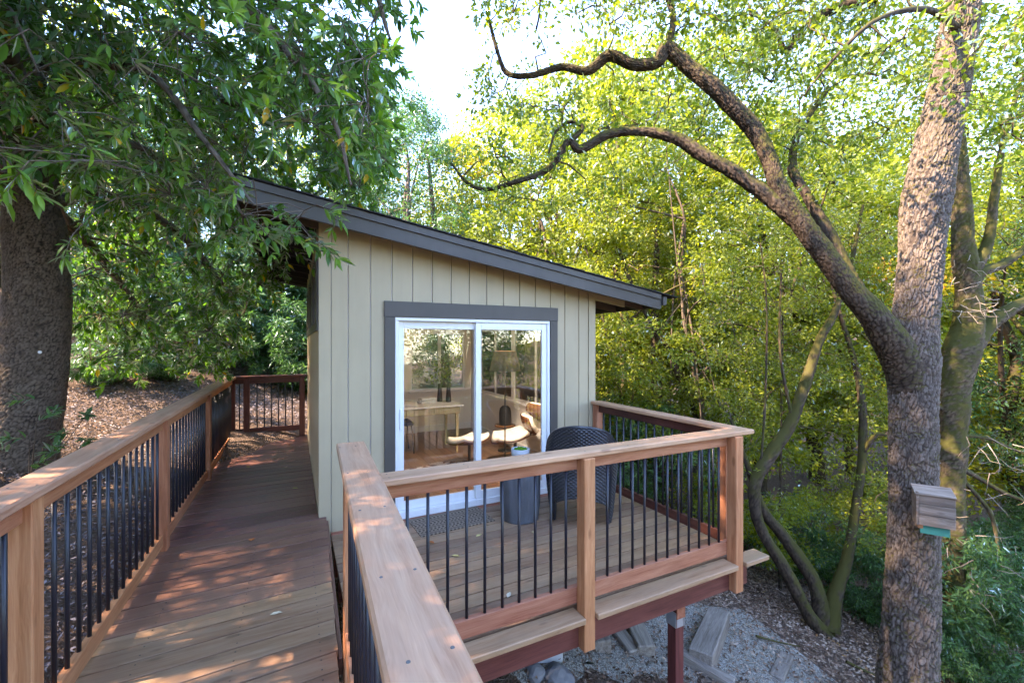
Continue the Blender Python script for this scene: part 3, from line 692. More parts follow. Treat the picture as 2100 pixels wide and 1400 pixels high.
# shingle courses: tabs with uneven butts, proud of the rake
smesh = {}
x = RX0 - .03; j = 0; slope = math.atan(.1566)
while x < RX1 + .06:
    y = RY0 - .02 + (0 if j % 2 else -.0)
    first = True
    while y < RY1 + .03:
        L = .9 if not (first and j % 2) else .45
        y2 = min(y + L, RY1 + .05); first = False
        ln = .30; k_ = (round(y2 - y, 3),)
        if k_ not in smesh:
            bm = bmesh.new(); prism(bm, [(0, .0, 0), (ln, .0, .008), (ln, 0, .017), (0, 0, .006)], (0, y2 - y - .004, 0)); smesh[k_] = bm_mesh('shingle', bm, M['shingle'])
        o = link('shingle', smesh[k_], sheath, M=Matrix.Translation((x - .0, y + random.uniform(-.004, .004), zb(x) + .19 + random.uniform(0, .004))) @ Matrix.Rotation(slope, 4, 'Y'))
        y = y2
    x += .148; j += 1
# door
for nm, lo, hi in (('door_trim', (.79, YF - .026, -.155), (.893, YF - .0005, 1.8795)), ('door_trim', (2.705, YF - .026, -.155), (2.803, YF - .0005, 1.8795)), ('door_trim', (.786, YF - .028, 1.88), (2.807, YF - .0005, 2.036))):
    solid(nm, lo, hi, M['slate'], CAB, .003)
DOOR = solid('sliding_door', (DX0 + .001, YF - .012, -.155), (DX1 - .001, YF + .11, -.085), M['vinyl'], CAB, .004)
V = M['vinyl']
solid('frame', (DX0 + .001, YF - .012, -.085), (DX0 + .036, YF + .11, DZ - .037), V, DOOR, .003)
solid('frame', (DX1 - .036, YF - .012, -.085), (DX1 - .001, YF + .11, DZ - .037), V, DOOR, .003)
solid('frame', (DX0 + .001, YF - .012, DZ - .036), (DX1 - .001, YF + .11, DZ - .001), V, DOOR, .003)
def sash(x0, x1, y0, y1, par, z0=-.083, z1=DZ - .038, st=.062, tr_=.075, br=.085):
    solid('stile', (x0, y0, z0), (x0 + st, y1, z1), V, par, .004); solid('stile', (x1 - st, y0, z0), (x1, y1, z1), V, par, .004)
    solid('rail', (x0 + st, y0 + .001, z1 - tr_), (x1 - st, y1 - .001, z1), V, par, .003); solid('rail', (x0 + st, y0 + .001, z0), (x1 - st, y1 - .001, z0 + br), V, par, .003)
    solid('pane', (x0 + st - .004, (y0 + y1) / 2 - .003, z0 + br - .004), (x1 - st + .004, (y0 + y1) / 2 + .003, z1 - tr_ + .004), M['glass'], par)
sash(DX0 + .038, 1.825, YF + .045, YF + .078, DOOR)
sash(1.765, DX1 - .038, YF + .004, YF + .037, DOOR, st=.066)
solid('handle', (DX0 + .052, YF + .020, .74), (DX0 + .078, YF + .045, .95), V, DOOR, .006)
# interior windows
def wframe(x0, x1, y0, y1, z0, z1, par, mull=(), axis='x', fw=.04):
    S = lambda nm, a0, a1, c0, c1, m_=V: solid(nm, (a0, y0, c0) if axis == 'x' else (x0, a0, c0), (a1, y1, c1) if axis == 'x' else (x1, a1, c1), m_, par)
    lo, hi = (x0, x1) if axis == 'x' else (y0, y1)
    S('frame', lo, lo + fw, z0, z1); S('frame', hi - fw, hi, z0, z1); S('frame', lo + fw, hi - fw, z0, z0 + fw); S('frame', lo + fw, hi - fw, z1 - fw, z1)
    for m_, w_ in mull: S('mullion', m_ - w_ / 2, m_ + w_ / 2, z0 + fw, z1 - fw)
    ms = [lo + fw] + [v for m_, w_ in mull for v in (m_ - w_ / 2, m_ + w_ / 2)] + [hi - fw]
    for i_ in range(0, len(ms), 2):
        if axis == 'x': solid('pane', (ms[i_], (y0 + y1) / 2 - .003, z0 + fw), (ms[i_ + 1], (y0 + y1) / 2 + .003, z1 - fw), M['glass'], par)
        else: solid('pane', ((x0 + x1) / 2 - .003, ms[i_], z0 + fw), ((x0 + x1) / 2 + .003, ms[i_ + 1], z1 - fw), M['glass'], par)
WB = solid('window', (bw[0] - .03, YB - .155, bw[2] - .035), (bw[1] + .03, YB - .02, bw[2] - .001), V, CAB, .003)
wframe(bw[0], bw[1], YB - .10, YB - .05, bw[2], bw[3], WB, [(2.59, .06)])
WR = solid('window', (xr - .035, rw[0] - .03, rw[2] - .035), (X1 - .02, rw[1] + .03, rw[2] - .001), V, CAB, .003)
wframe(xr + .02, xr + .07, rw[0], rw[1], rw[2], rw[3], WR, [(5.75, .03), (6.52, .10), (7.25, .03)], 'y')

# ------------------------------------------------------------------ furniture seen through the glass
DZK = FL
t = thing('writing_desk', 'cream writing desk with tapered legs by the back window', 'desk', (1.65, 6.95, DZK))
solid('top', (1.0, 6.55, DZK + .735), (2.42, 7.30, DZK + .76), M['paper'], t, .005)
solid('apron', (1.05, 6.60, DZK + .62), (2.37, 7.25, DZK + .734), M['deskside'], t, .004)
for x in (1.27, 1.71, 2.15):
    dr = solid('drawer', (x - .2, 6.588, DZK + .635), (x + .2, 6.5995, DZK + .72), M['deskside'], t, .002)
for x in (1.09, 2.33):
    for y in (6.64, 7.21):
        bm = bmesh.new(); bmesh.ops.create_cone(bm, cap_ends=True, segments=4, radius1=.018, radius2=.034, depth=.62)
        bmesh.ops.rotate(bm, cent=(0, 0, 0), matrix=Matrix.Rotation(R(45), 3, 'Z'), verts=bm.verts)
        link('leg', bm_mesh('leg', bm, M['deskside']), t, M=Matrix.Translation((x, y, DZK + .31)))
tz = DZK + .761
for k_, (x, y, a_) in enumerate(((1.93, 7.0, .2), (1.94, 7.02, -.1), (1.95, 7.0, .1))):
    o = link('book', box_mesh(.26, .18, .028, M['paper'], .003), None, M=Matrix.Translation((x, y, tz + .015 + .029 * k_)) @ Matrix.Rotation(a_, 4, 'Z'))
    tag(o, ['white book at the bottom of the small pile on the desk', 'white book in the middle of the small pile on the desk', 'white book on top of the small pile on the desk'][k_], 'book', 'books piled on the desk')
bm = bmesh.new()
for s in (-1, 1): prism(bm, [(0, 0, .004), (s * .13, 0, .03), (s * .26, 0, .012), (s * .26, 0, .004), (s * .13, 0, .022), (0, 0, -.001)], (0, .30, 0))
o = link('open_book', bm_mesh('open_book', bm, M['paper']), None, M=Matrix.Translation((1.42, 6.66, tz))); tag(o, 'open magazine lying at the front edge of the desk', 'magazine')
def stalk_vase(x, y, h, r, lab):
    v = lathe('vase', [(0, 0), (r, 0), (r * 1.05, h * .1), (r * .8, h * .6), (r * .62, h), (r * .5, h), (r * .45, h * .9)], M['blackp'], None, (x, y, tz), 20)
    tag(v, lab, 'vase', 'slim black vases on the desk'); return v
stalk_vase(2.18, 7.08, .30, .045, 'left slim black vase on the desk, under the leafy sprig'); stalk_vase(2.30, 6.98, .30, .045, 'right slim black vase on the desk near its corner')
LVx = Leaves(); C = np.array([(2.22, 7.06, tz + .42), (2.14, 7.05, tz + .52), (2.28, 7.0, tz + .50), (2.2, 7.1, tz + .62), (2.06, 7.0, tz + .44)])
clusters_to_leaves(LVx, C, .12, 34, .07, .03, rng, 1.0)
pl = thing('leafy_sprig', 'leafy green cuttings standing in the black vase on the desk', 'plant', (2.2, 7.05, tz + .25)); link('foliage', LVx.mesh('foliage', M['oak']), pl)
TB = Tubes(); 
for c in C: TB.add(np.array([(2.19, 7.08, tz + .22), (2.19, 7.07, tz + .33), c]), np.array([.004, .003, .002]), 4)
link('stem', TB.mesh('stem', M['twig']), pl)
# brass sculpture
t = thing('desk_ornament', 'rounded gold ornament with a dark slit at the left end of the desk', 'ornament', (1.22, 6.95, tz))
lathe('shell', [(0.0, 0), (.10, .02), (.15, .08), (.14, .15), (.08, .20), (0.0, .21)], M['brass'], t, (1.22, 6.95, tz), 8, False)
lathe('base', [(0, 0), (.06, 0), (.06, .012), (0, .012)], M['blackp'], t, (1.22, 6.95, tz - .0), 16)
# floor lamp
t = thing('floor_lamp', 'floor lamp with a dark tapered shade and thin black pole behind the right pane', 'lamp', (2.52, 5.25, DZK))
lathe('base', [(0, 0), (.14, 0), (.14, .018), (.02, .03), (.012, .05)], M['blackp'], t, (2.52, 5.25, DZK), 28)
beam('pole', (2.52, 5.25, DZK + .04), (2.52, 5.25, 1.36), .016, .016, M['blackp'], t, .003)
lathe('lamp_shade', [(.213, 0), (.15, .265), (.147, .265), (.210, 0)], M['shade'], t, (2.52, 5.25, 1.245), 36)
lathe('lamp_shade_lining', [(.149, .262), (.120, .267), (.1, .26)], M['copper'], t, (2.52, 5.25, 1.245), 36)
bl = bpy.data.lights.new('bulb', 'POINT'); bl.energy = 12; bl.color = (1, .95, .88); bl.shadow_soft_size = .04   # the floor lamp is switched on
bo = bpy.data.objects.new('bulb', bl); COL.objects.link(bo); bo.location = (2.52, 5.25, 1.42)
# lounge chair and ottoman
def shellpad(par, c, rz, tilt, w_, l_, nm, pad, curve=.05):
    """a bent plywood shell with a cushion, w_ wide and l_ long"""
    for kind, th, off, mt, sc in (('shell', .012, 0, M['walnut'], 1.0), (pad, .085, .012, M['leather'], .93)):
        n = 20; Vv = []; 
        for lay in (0, 1):
            for j in range(n + 1):
                for i2 in range(n + 1):
                    u, v = -1 + 2 * i2 / n, -1 + 2 * j / n
                    a_ = u * math.sqrt(1 - v * v * .42); b_ = v * math.sqrt(1 - u * u * .42)
                    zc = curve * (u * u * 1.0 + .7 * v * v)
                    e = max(0, 1 - max(abs(u), abs(v)) ** 6)
                    Vv.append((a_ * w_ / 2 * sc, b_ * l_ / 2 * sc, zc + off + (th * (.25 + .75 * e ** .5) if lay else 0)))
        Fq = []; m_ = (n + 1)
        for j in range(n):
            for i2 in range(n):
                b0 = j * m_ + i2; Fq.append([b0 + m_, b0 + m_ + 1, b0 + 1, b0]); q = m_ * m_; Fq.append([b0 + q, b0 + 1 + q, b0 + m_ + 1 + q, b0 + m_ + q])
        q = m_ * m_
        for i2 in range(n):
            for a1_, a2_ in ((i2, i2 + 1), (n * m_ + i2 + 1, n * m_ + i2), ((i2 + 1) * m_, i2 * m_), (i2 * m_ + n, (i2 + 1) * m_ + n)): Fq.append([a1_, a2_, a2_ + q, a1_ + q])
        MM = Matrix.Translation(c) @ Matrix.Rotation(rz, 4, 'Z') @ Matrix.Rotation(tilt, 4, 'X')
        link(nm if kind == 'shell' else kind, mesh_np(kind, np.array(Vv), np.array(Fq), True, [mt]), par, M=MM)
t = thing('lounge_ottoman', 'cream leather ottoman on a bent walnut shell and chrome base', 'ottoman', (2.20, 5.75, DZK))
shellpad(t, (2.20, 5.75, DZK + .31), R(20), R(-8), .64, .54, 'wood_shell', 'cushion')
beam('stem', (2.20, 5.75, DZK + .06), (2.20, 5.75, DZK + .32), .035, .035, M['blackp'], t)
for k_ in range(4): beam('foot', (2.20, 5.75, DZK + .06), (2.20 + .24 * math.cos(k_ * 1.571 + .4), 5.75 + .24 * math.sin(k_ * 1.571 + .4), DZK + .012), .03, .016, M['steel'], t)
t = thing('lounge_chair', 'cream leather lounge chair with walnut back shells, turned sideways', 'chair', (2.92, 5.75, DZK))
shellpad(t, (2.80, 5.62, DZK + .33), R(75), R(-10), .66, .60, 'wood_shell', 'seat_cushion')
shellpad(t, (3.02, 5.64, DZK + .52), R(75), R(62), .62, .34, 'wood_shell', 'back_cushion')
shellpad(t, (3.10, 5.42, DZK + .72), R(100), R(68), .60, .30, 'wood_shell', 'head_cushion')
beam('stem', (2.86, 5.62, DZK + .06), (2.86, 5.62, DZK + .33), .04, .04, M['blackp'], t)
for k_ in range(5): beam('foot', (2.86, 5.62, DZK + .07), (2.86 + .30 * math.cos(k_ * 1.257 + .2), 5.62 + .30 * math.sin(k_ * 1.257 + .2), DZK + .012), .035, .016, M['steel'], t)
# cloche on a low round table
t = thing('accent_table', 'low dark round table beside the lounge chair', 'table', (3.05, 6.35, DZK))
lathe('top', [(0, 0), (.17, 0), (.17, .02), (0, .02)], M['walnut'], t, (3.05, 6.35, DZK + .40), 28); beam('stem', (3.05, 6.35, DZK + .02), (3.05, 6.35, DZK + .40), .03, .03, M['blackp'], t); lathe('foot', [(0, 0), (.12, 0), (.12, .015), (0, .02)], M['blackp'], t, (3.05, 6.35, DZK), 24)
t = lathe('glass_cloche', [(.10, 0), (.10, .2), (.085, .27), (.05, .305), (0.0, .315)], M['blackp'], None, (3.05, 6.35, DZK + .421), 28); tag(t, 'dark bell shaped jar with a mossy top on the low table', 'jar')
o = lathe('waste_basket', [(0, 0), (.12, 0), (.15, .36), (.145, .36), (.117, .01), (0, .01)], M['navy'], None, (1.2, 6.35, DZK), 20); tag(o, 'navy waste basket on the floor under the desk', 'basket')
t = thing('desk_stool', 'dark blue stool with thin black legs tucked under the desk', 'stool', (1.5, 7.0, DZK))
solid('seat', (1.32, 6.82, DZK + .44), (1.68, 7.18, DZK + .50), M['navy'], t, .015)
for sx in (-1, 1):
    for sy in (-1, 1): beam('leg', (1.5 + sx * .15, 7.0 + sy * .15, DZK + .44), (1.5 + sx * .18, 7.0 + sy * .18, DZK), .018, .018, M['blackp'], t)
# cow hide rug
bm = bmesh.new(); N_ = 60; vs = []
for i_ in range(N_):
    a_ = 2 * math.pi * i_ / N_; r_ = 1 + .16 * math.cos(2 * a_) + .10 * math.cos(4 * a_ + .4) + .04 * math.sin(9 * a_)
    vs.append((.82 * r_ * math.cos(a_), .62 * r_ * math.sin(a_), 0))
prism(bm, vs, (0, 0, .008)); o = link('hide_rug', bm_mesh('hide_rug', bm, M['hide']), None, M=Matrix.Translation((1.85, 5.55, DZK + .0005))); tag(o, 'brown and white cow hide rug on the cabin floor', 'rug')

# ------------------------------------------------------------------ on the side deck
DK = -.16
t = thing('drum_table', 'dark grey concrete drum side table with uneven flutes', 'table', (2.06, 3.93, DK))
rf = [random.uniform(.93, 1.04) for _ in range(40)]
n = 80; prof = [(0, 0), (.185, .0), (.190, .01), (.205, .15), (.207, .38), (.196, .545), (.188, .555), (0.0, .555)]
def flute(a, z): k_ = a / (2 * math.pi) * 20; i_ = int(k_) % 20; return 1.0 if z in (0,) else rf[i_] * (1 - .02 * abs(math.sin((k_ % 1) * math.pi)))
lathe('body', prof, M['drum'], t, (2.06, 3.93, DK), n, False, flute)
t2 = thing('moss_bowl', 'pale concrete bowl filled with bright green moss on the drum table', 'planter', (2.06, 3.93, DK + .556))
lathe('bowl', [(0, 0), (.055, 0), (.075, .03), (.092, .09), (.094, .145), (.084, .148), (.080, .12), (0, .11)], M['concrete'], t2, (2.06, 3.93, DK + .556), 36)
V_, F_ = [], []; n = 48
for j in range(17):
    for i_ in range(n):
        rr = .081 * j / 16; V_.append((rr * math.cos(6.283 * i_ / n), rr * math.sin(6.283 * i_ / n), .035 * (1 - (j / 16) ** 2.5)))
V_ = np.array(V_); V_[:, 2] += (vnoise(V_ * 70, 3) - .5) * .022 * (np.linalg.norm(V_[:, :2], axis=1) < .078)
F_ = [[j * n + i_, (j + 1) * n + i_, (j + 1) * n + (i_ + 1) % n, j * n + (i_ + 1) % n] for j in range(16) for i_ in range(n)]
link('moss', mesh_np('moss', V_, np.array(F_), True, [M['moss']]), t2, M=Matrix.Translation((2.06, 3.93, DK + .556 + .125)))

# wicker armchair seen from behind: one woven shell from cap to feet
def wicker_chair(loc, rz):
    t = thing('wicker_armchair', 'black woven wicker armchair with a rounded back, turned to the wall', 'chair', loc, rz=rz)
    nu, nv = 300, 170; Vs = []
    u = np.linspace(-1, 1, nu); v = np.linspace(0, 1, nv); U, Vv = np.meshgrid(u, v)
    a = np.abs(U)
    topz = np.where(a < .54, .60 + .385 * np.sqrt(np.clip(1 - (a / .54) ** 2.0, 0, 1)) ** 1.0, .62 - .05 * np.clip((a - .5) / .5, 0, 1))
    topz = np.maximum(topz, .60 - .04 * a)
    leg1 = np.exp(-((a - .40) / .085) ** 4); leg2 = np.exp(-((a - .97) / .09) ** 4)
    botz = .27 * (1 - np.clip(leg1 + leg2, 0, 1))
    botz = np.where(a < .30, .20 + .09 * np.cos(a / .30 * 1.57), botz)
    Z = botz + (topz - botz) * Vv
    # plan: rounded back, arms going forward (local +y is the front)
    ang = U * 1.0; hw = .30 + .05 * np.clip((Z - .0) / .5, 0, 1) - .045 * np.clip((Z - .62) / .37, 0, 1) ** 1.2
    th = np.clip(a / .55, 0, 1) * (math.pi / 2)
    bx_ = np.sign(U) * hw * np.sin(th); by_ = -.27 * np.cos(th) + np.clip(a - .55, 0, 1) / .45 * .40
    rec = -.10 * np.clip((Z - .45) / .5, 0, 1) ** 1.3 * np.cos(th)           # back leans out
    by_ = by_ + rec + .05 * np.clip(1 - Z / .45, 0, 1) * np.cos(th) * 0 - .03 * np.sin(np.clip(Z, 0, .5) * 6.28) * np.cos(th)
    P = np.stack([bx_, by_, Z], -1)
    Tu = np.gradient(P, axis=1); Tv = np.gradient(P, axis=0); N = np.cross(Tu, Tv); N /= np.linalg.norm(N, axis=-1, keepdims=True) + 1e-9
    N = -N if N[nv // 2, nu // 2, 1] > 0 else N
    arc = np.cumsum(np.concatenate([np.zeros((nv, 1)), np.linalg.norm(np.diff(P, axis=1), axis=-1)], 1), 1)
    st, rw_ = .026, .017
    A = np.sin(arc[nv // 2][None, :] / st * math.pi * 1.0 + 0 * Z); B = np.sin(Z / rw_ * math.pi)
    ph = np.floor(Z / rw_) % 2 * 2 - 1
    hgt = (.5 + .5 * A * ph) * np.abs(B) ** .6
    out_ = P + N * (.008 + .011 * hgt)[..., None]; inn = P - N * (.012 + .004 * hgt)[..., None]
    Vt = np.concatenate([out_.reshape(-1, 3), inn.reshape(-1, 3)]); q = nu * nv
    i_ = (np.arange(nv - 1)[:, None] * nu + np.arange(nu - 1)[None, :]).ravel()
    f1 = np.stack([i_, i_ + 1, i_ + nu + 1, i_ + nu], 1); f2 = f1[:, ::-1] + q
    e = np.arange(nu - 1); tp = (nv - 1) * nu
    f3 = np.stack([tp + e, tp + e + 1, tp + e + 1 + q, tp + e + q], 1); f4 = np.stack([e + 1, e, e + q, e + 1 + q], 1)
    e2 = np.arange(nv - 1) * nu; f5 = np.stack([e2 + nu, e2, e2 + q, e2 + nu + q], 1); f6 = np.stack([e2 + nu - 1, e2 + 2 * nu - 1, e2 + 2 * nu - 1 + q, e2 + nu - 1 + q], 1)
    W = Matrix.Translation(loc) @ Matrix.Rotation(rz, 4, 'Z')
    link('woven_shell', mesh_np('woven_shell', Vt, np.concatenate([f1, f2, f3, f4, f5, f6]), True, [M['wicker']]), t, M=W)
    # rolled rim
    TB = Tubes(); top_ = P[-1][::4]; TB.add(top_, np.full(len(top_), .017), 8); link('rolled_rim', TB.mesh('rolled_rim', M['wicker']), t, M=W)
    # seat
    bm = bmesh.new(); pts = [(-.28, .30, 0), (.28, .30, 0), (.30, 0, 0), (.24, -.19, 0), (0, -.26, 0), (-.24, -.19, 0), (-.30, 0, 0)]
    prism(bm, [(p[0], p[1], .36) for p in pts], (0, 0, .06)); link('seat', bm_mesh('seat', bm, M['wicker']), t, M=W)
    bm = bmesh.new(); add_box(bm, (-.28, .30, .22), (.28, .315, .40)); link('front_skirt', bm_mesh('front_skirt', bm, M['wicker']), t, M=W)
    return t
wicker_chair((2.62, 3.66, DK), R(-36))

o = link('door_mat', box_mesh(.76, .44, .008, M['mat'], .002), None, M=Matrix.Translation((1.40, 4.16, DK + .0045)) @ Matrix.Rotation(R(3), 4, 'Z')); tag(o, 'tan woven door mat with rows of dark hooks in front of the sliding door', 'mat')

# ------------------------------------------------------------------ timbers, footing, rocks
def timber(x0, y0, x1, y1, lab, w_=.19, h_=.16, dz=.085):
    o = beam('path_timber', (x0, y0, gz(x0, y0) + dz), (x1, y1, gz(x1, y1) + dz), w_, h_, M['timber'], None, .012); tag(o, lab, 'timber', 'weathered timbers set across the gravel path')
timber(3.72, 3.12, 4.72, 3.68, 'big pale timber lying right of the deck post, lowest of the path', .24, .20, .14)
timber(3.24, 3.38, 3.52, 4.05, 'dark ended timber just left of the deck post'); timber(3.12, 3.42, 3.22, 4.1, 'timber lying tight beside the dark ended one', .15, .12, .04)
timber(2.76, 3.48, 2.92, 4.15, 'timber below the middle railing post with a rough near end'); timber(2.36, 3.60, 2.46, 4.2, 'short timber nearest the grey cabin pier')
timber(3.60, 3.35, 3.86, 2.85, 'dark side timber running down behind the deck post', .12, .16, .08); timber(4.70, 2.95, 5.3, 3.2, 'low timber at the foot of the gravel path', .15, .10, .03)
def rock(x, y, r, lab, s):
    bm = bmesh.new(); bmesh.ops.create_icosphere(bm, subdivisions=3, radius=r)
    for v in bm.verts:
        q = vnoise(np.array([[v.co.x / r + s, v.co.y / r, v.co.z / r]]) * 1.6, s)[0]; v.co *= .75 + .5 * q; v.co.z *= .7
    o = link('rock', bm_mesh('rock', bm, M['rock'], False), None, M=Matrix.Translation((x, y, gz(x, y) + r * .25))); tag(o, lab, 'rock', 'grey rocks by the pier footing')
rock(2.06, 3.24, .13, 'larger grey rock below the pier footing', 3); rock(1.86, 3.30, .10, 'smaller grey rock left of the footing', 8)
t = thing('pier_footing', 'square pale concrete footing carrying a slate grey pier under the deck', 'footing', (2.08, 3.5, gz(2.08, 3.5)))
solid('block', (1.93, 3.38, gz(2.08, 3.5) - .1), (2.23, 3.64, gz(2.08, 3.5) + .10), M['concrete'], t, .02); beam('pier', (2.08, 3.5, gz(2.08, 3.5) + .10), (2.08, 3.5, -.39), .11, .11, M['slate'], t)

# fallen leaves on the boards, each its own thing
fl = [(-.32, 4.15, 0, 'orange round leaf lying in the middle of the boardwalk', (.55, .17, .05)), (-.42, 8.0, 0, 'orange leaf by the far end railing', (.5, .2, .05)), (-.10, 2.95, 0, 'tiny pale leaf on the near boards', (.55, .45, .3)),
      (1.52, 3.72, DK, 'curled pale yellow leaf just off the mat', (.6, .48, .2)), (1.09, 3.78, DK, 'rusty leaf at the near corner of the mat', (.45, .14, .05)), (2.0, 3.55, DK, 'pale leaf in front of the drum table', (.5, .38, .2)), (1.2, 3.45, DK, 'yellowish leaf on the deck left of the others', (.55, .4, .15)),
      (1.35, 2.75, DK, 'whitish leaf near the bottom rail', (.62, .55, .42)), (2.0, 2.75, DK, 'whitish leaf on the boards right of the middle post', (.6, .52, .4)), (2.52, 3.42, DK, 'orange leaf under the wicker chair', (.6, .25, .04)), (-.55, 6.6, 0, 'small yellow leaf by the far railing post', (.5, .36, .1)), (0.0, 5.4, 0, 'greenish leaf close to the cabin wall on the boardwalk', (.35, .36, .12)), (-.25, 6.9, 0, 'brown leaf far down the boardwalk', (.33, .17, .08))]
for k_, (x, y, z, lab, c) in enumerate(fl):
    a_ = random.uniform(0, 6.28); Ln = .035 if k_ else .028; Wd = .016 if k_ else .024
    pts = [(-Ln, 0, .002), (-Ln * .4, Wd, .010), (Ln * .4, Wd * .8, .006), (Ln, 0, .004), (Ln * .4, -Wd * .8, .009), (-Ln * .4, -Wd, .006), (0, 0, .001)]
    bm = bmesh.new(); vs = [bm.verts.new(p) for p in pts]
    for i_ in range(6): bm.faces.new((vs[i_], vs[(i_ + 1) % 6], vs[6]))
    o = link('fallen_leaf', bm_mesh('fallen_leaf', bm, plain('fallen_leaf_colour', c, .7, .2)), None, M=Matrix.Translation((x, y, z + .002)) @ Matrix.Rotation(a_, 4, 'Z')); tag(o, lab, 'leaf', 'fallen leaves on the decks')
# ------------------------------------------------------------------ trees
def inpoly(x, y, P):
    c = np.zeros(len(x), bool); j = len(P) - 1
    for i_ in range(len(P)):
        xi, yi = P[i_]; xj, yj = P[j]
        c ^= ((yi > y) != (yj > y)) & (x < (xj - xi) * (y - yi) / (yj - yi + 1e-9) + xi); j = i_
    return c
def to_px(P):
    r = P[:, 0] * CT - P[:, 1] * ST; d = P[:, 0] * ST + P[:, 1] * CT
    return CX + F * r / d, CY + F * (EYE - P[:, 2]) / d, d
def line(pts, d=None):
    """[(px, py, width px[, d])] -> points and radii in metres"""
    P = []; Q = []
    for q in pts:
        dd = q[3] if len(q) > 3 else d
        P.append(at(q[0], q[1], dd)); Q.append(q[2] * dd / F / 2 / math.sqrt(1 + ((q[0] - CX) / F) ** 2))
    return np.array(P), np.array(Q)

# --- the big oak with the box on its trunk
OD = 4.45
tp, trad = line([(1858, 1600, 180), (1858, 1480, 158), (1860, 1400, 146), (1870, 1200, 130), (1873, 1000, 116), (1872, 850, 114), (1872, 740, 128), (1876, 660, 110), (1888, 520, 108), (1895, 440, 120), (1902, 400, 124), (1915, 320, 112), (1938, 220, 104), (1960, 100, 96), (1985, -80, 86), (2010, -320, 70), (2030, -600, 45)], OD)
oak = thing('oak_tree', 'big oak with deeply cracked bark and a wooden box nailed to its trunk', 'tree', tuple(float(v) for v in tp[0]))
trad = trad * .89; T = Tubes(); T.bark(tp, trad, 220, .006, .020, 5, .026, .095, .035)
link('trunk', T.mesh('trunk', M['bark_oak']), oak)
LA = [(1876, 930, 60, 4.50), (1873, 850, 84, 4.47), (1864, 785, 96, 4.44), (1843, 725, 90, 4.42), (1815, 680, 77, 4.40), (1782, 635, 64, 4.4), (1740, 590, 55, 4.45), (1690, 520, 50, 4.5), (1645, 460, 46, 4.55), (1600, 390, 38, 4.6), (1575, 320, 35, 4.65), (1545, 265, 37, 4.7), (1505, 222, 36, 4.7), (1460, 175, 36, 4.7), (1415, 140, 32, 4.75), (1368, 102, 32, 4.8), (1348, 128, 24, 4.8), (1300, 133, 22, 4.85), (1250, 115, 22, 4.9), (1205, 145, 17, 4.95), (1150, 138, 13, 5.0), (1090, 155, 11, 5.0), (1040, 150, 9, 5.1), (1020, 105, 7, 5.1), (1000, 30, 5, 5.2)]
LB = [(1640, 462, 34, 4.56), (1600, 425, 33, 4.6), (1560, 392, 33, 4.65), (1500, 350, 30, 4.7), (1440, 318, 28, 4.75), (1390, 285, 24, 4.8), (1320, 270, 19, 4.9), (1250, 275, 18, 4.95), (1190, 306, 17, 5.0), (1168, 288, 14, 5.0), (1140, 330, 13, 5.05), (1110, 355, 12, 5.1), (1060, 372, 10, 5.1), (1000, 388, 8, 5.2), (960, 376, 6, 5.2), (925, 335, 4, 5.3)]
LC = [(1850, 700, 36, 4.6), (1800, 640, 33, 4.8), (1755, 585, 32, 4.9), (1700, 480, 28, 5.0), (1655, 400, 24, 5.1), (1625, 345, 20, 5.2), (1640, 270, 14, 5.3), (1700, 180, 10, 5.4)]
LD = [(1990, -120, 40, 4.5), (1880, -60, 34, 4.9), (1800, -5, 30, 5.3), (1720, 15, 26, 5.5), (1660, 50, 22, 5.6), (1612, 103, 16, 5.7), (1590, 60, 8, 5.8), (1540, 20, 6, 5.9)]
LE = [(1170, 290, 12, 5.0), (1195, 262, 9, 5.0), (1170, 250, 7, 5.0), (1140, 270, 6, 5.0), (1125, 315, 4, 5.0)]
LG = [(1975, 0, 40, 4.5), (2050, -80, 30, 4.2), (2120, -60, 22, 4.0), (2160, 40, 12, 3.9)]
LH = [(1965, 60, 20, 4.4), (1900, 20, 16, 4.0), (1800, 40, 12, 3.8), (1720, 110, 8, 3.8), (1660, 180, 4, 3.9)]
LI = [(1368, 100, 16, 4.8), (1380, 30, 14, 4.9), (1340, -60, 12, 5.0), (1260, -150, 10, 5.1)]
skel = []
for n_, (pts, sg, st) in enumerate(((LA, 48, .014), (LB, 40, .014), (LC, 32, .02), (LD, 32, .02), (LE, 16, .03), (LG, 24, .03), (LH, 16, .03), (LI, 16, .03))):
    P, Q = line(pts); T = Tubes(); T.bark(P, Q, sg if n_ else 90, st if n_ else .009, .013 if n_ < 4 else .005, 20 + n_, .026, .06, .07)
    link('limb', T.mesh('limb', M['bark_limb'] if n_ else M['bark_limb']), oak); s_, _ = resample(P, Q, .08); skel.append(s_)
skel = np.vstack(skel)
# hero crown: leaf clumps round the limbs and through the space above
rg = np.random.default_rng(5)
n = 9000
c = np.stack([rg.uniform(930, 2350, n), rg.uniform(-520, 640, n), rg.uniform(4.1, 7.2, n)], 1)
W3 = np.array([at(*q) for q in c])
px, py, dd = c.T
low = np.interp(px, [930, 980, 1050, 1150, 1250, 1350, 1500, 1650, 1800, 1990, 2350], [330, 430, 470, 430, 400, 380, 330, 420, 330, 300, 430])
top_ok = py < low
hole = vnoise(W3 * 1.5, 12)
edge = px > np.interp(py, [-520, 0, 60, 140, 210, 300, 400, 640], [1000, 985, 990, 975, 950, 965, 930, 980])
near_trunk = (np.abs(px - 1920) < 120) & (py > 190) & (dd < 4.9)
infront = (dd < 4.75) & (py > 60) & (px < 1900)
keep = top_ok & edge & (hole > .40) & ~near_trunk & ~infront
keep &= rg.random(n) < np.where(px < 1300, .42, .50) * np.where(dd < 5.6, 1, .6)
Cc = W3[keep][:930]
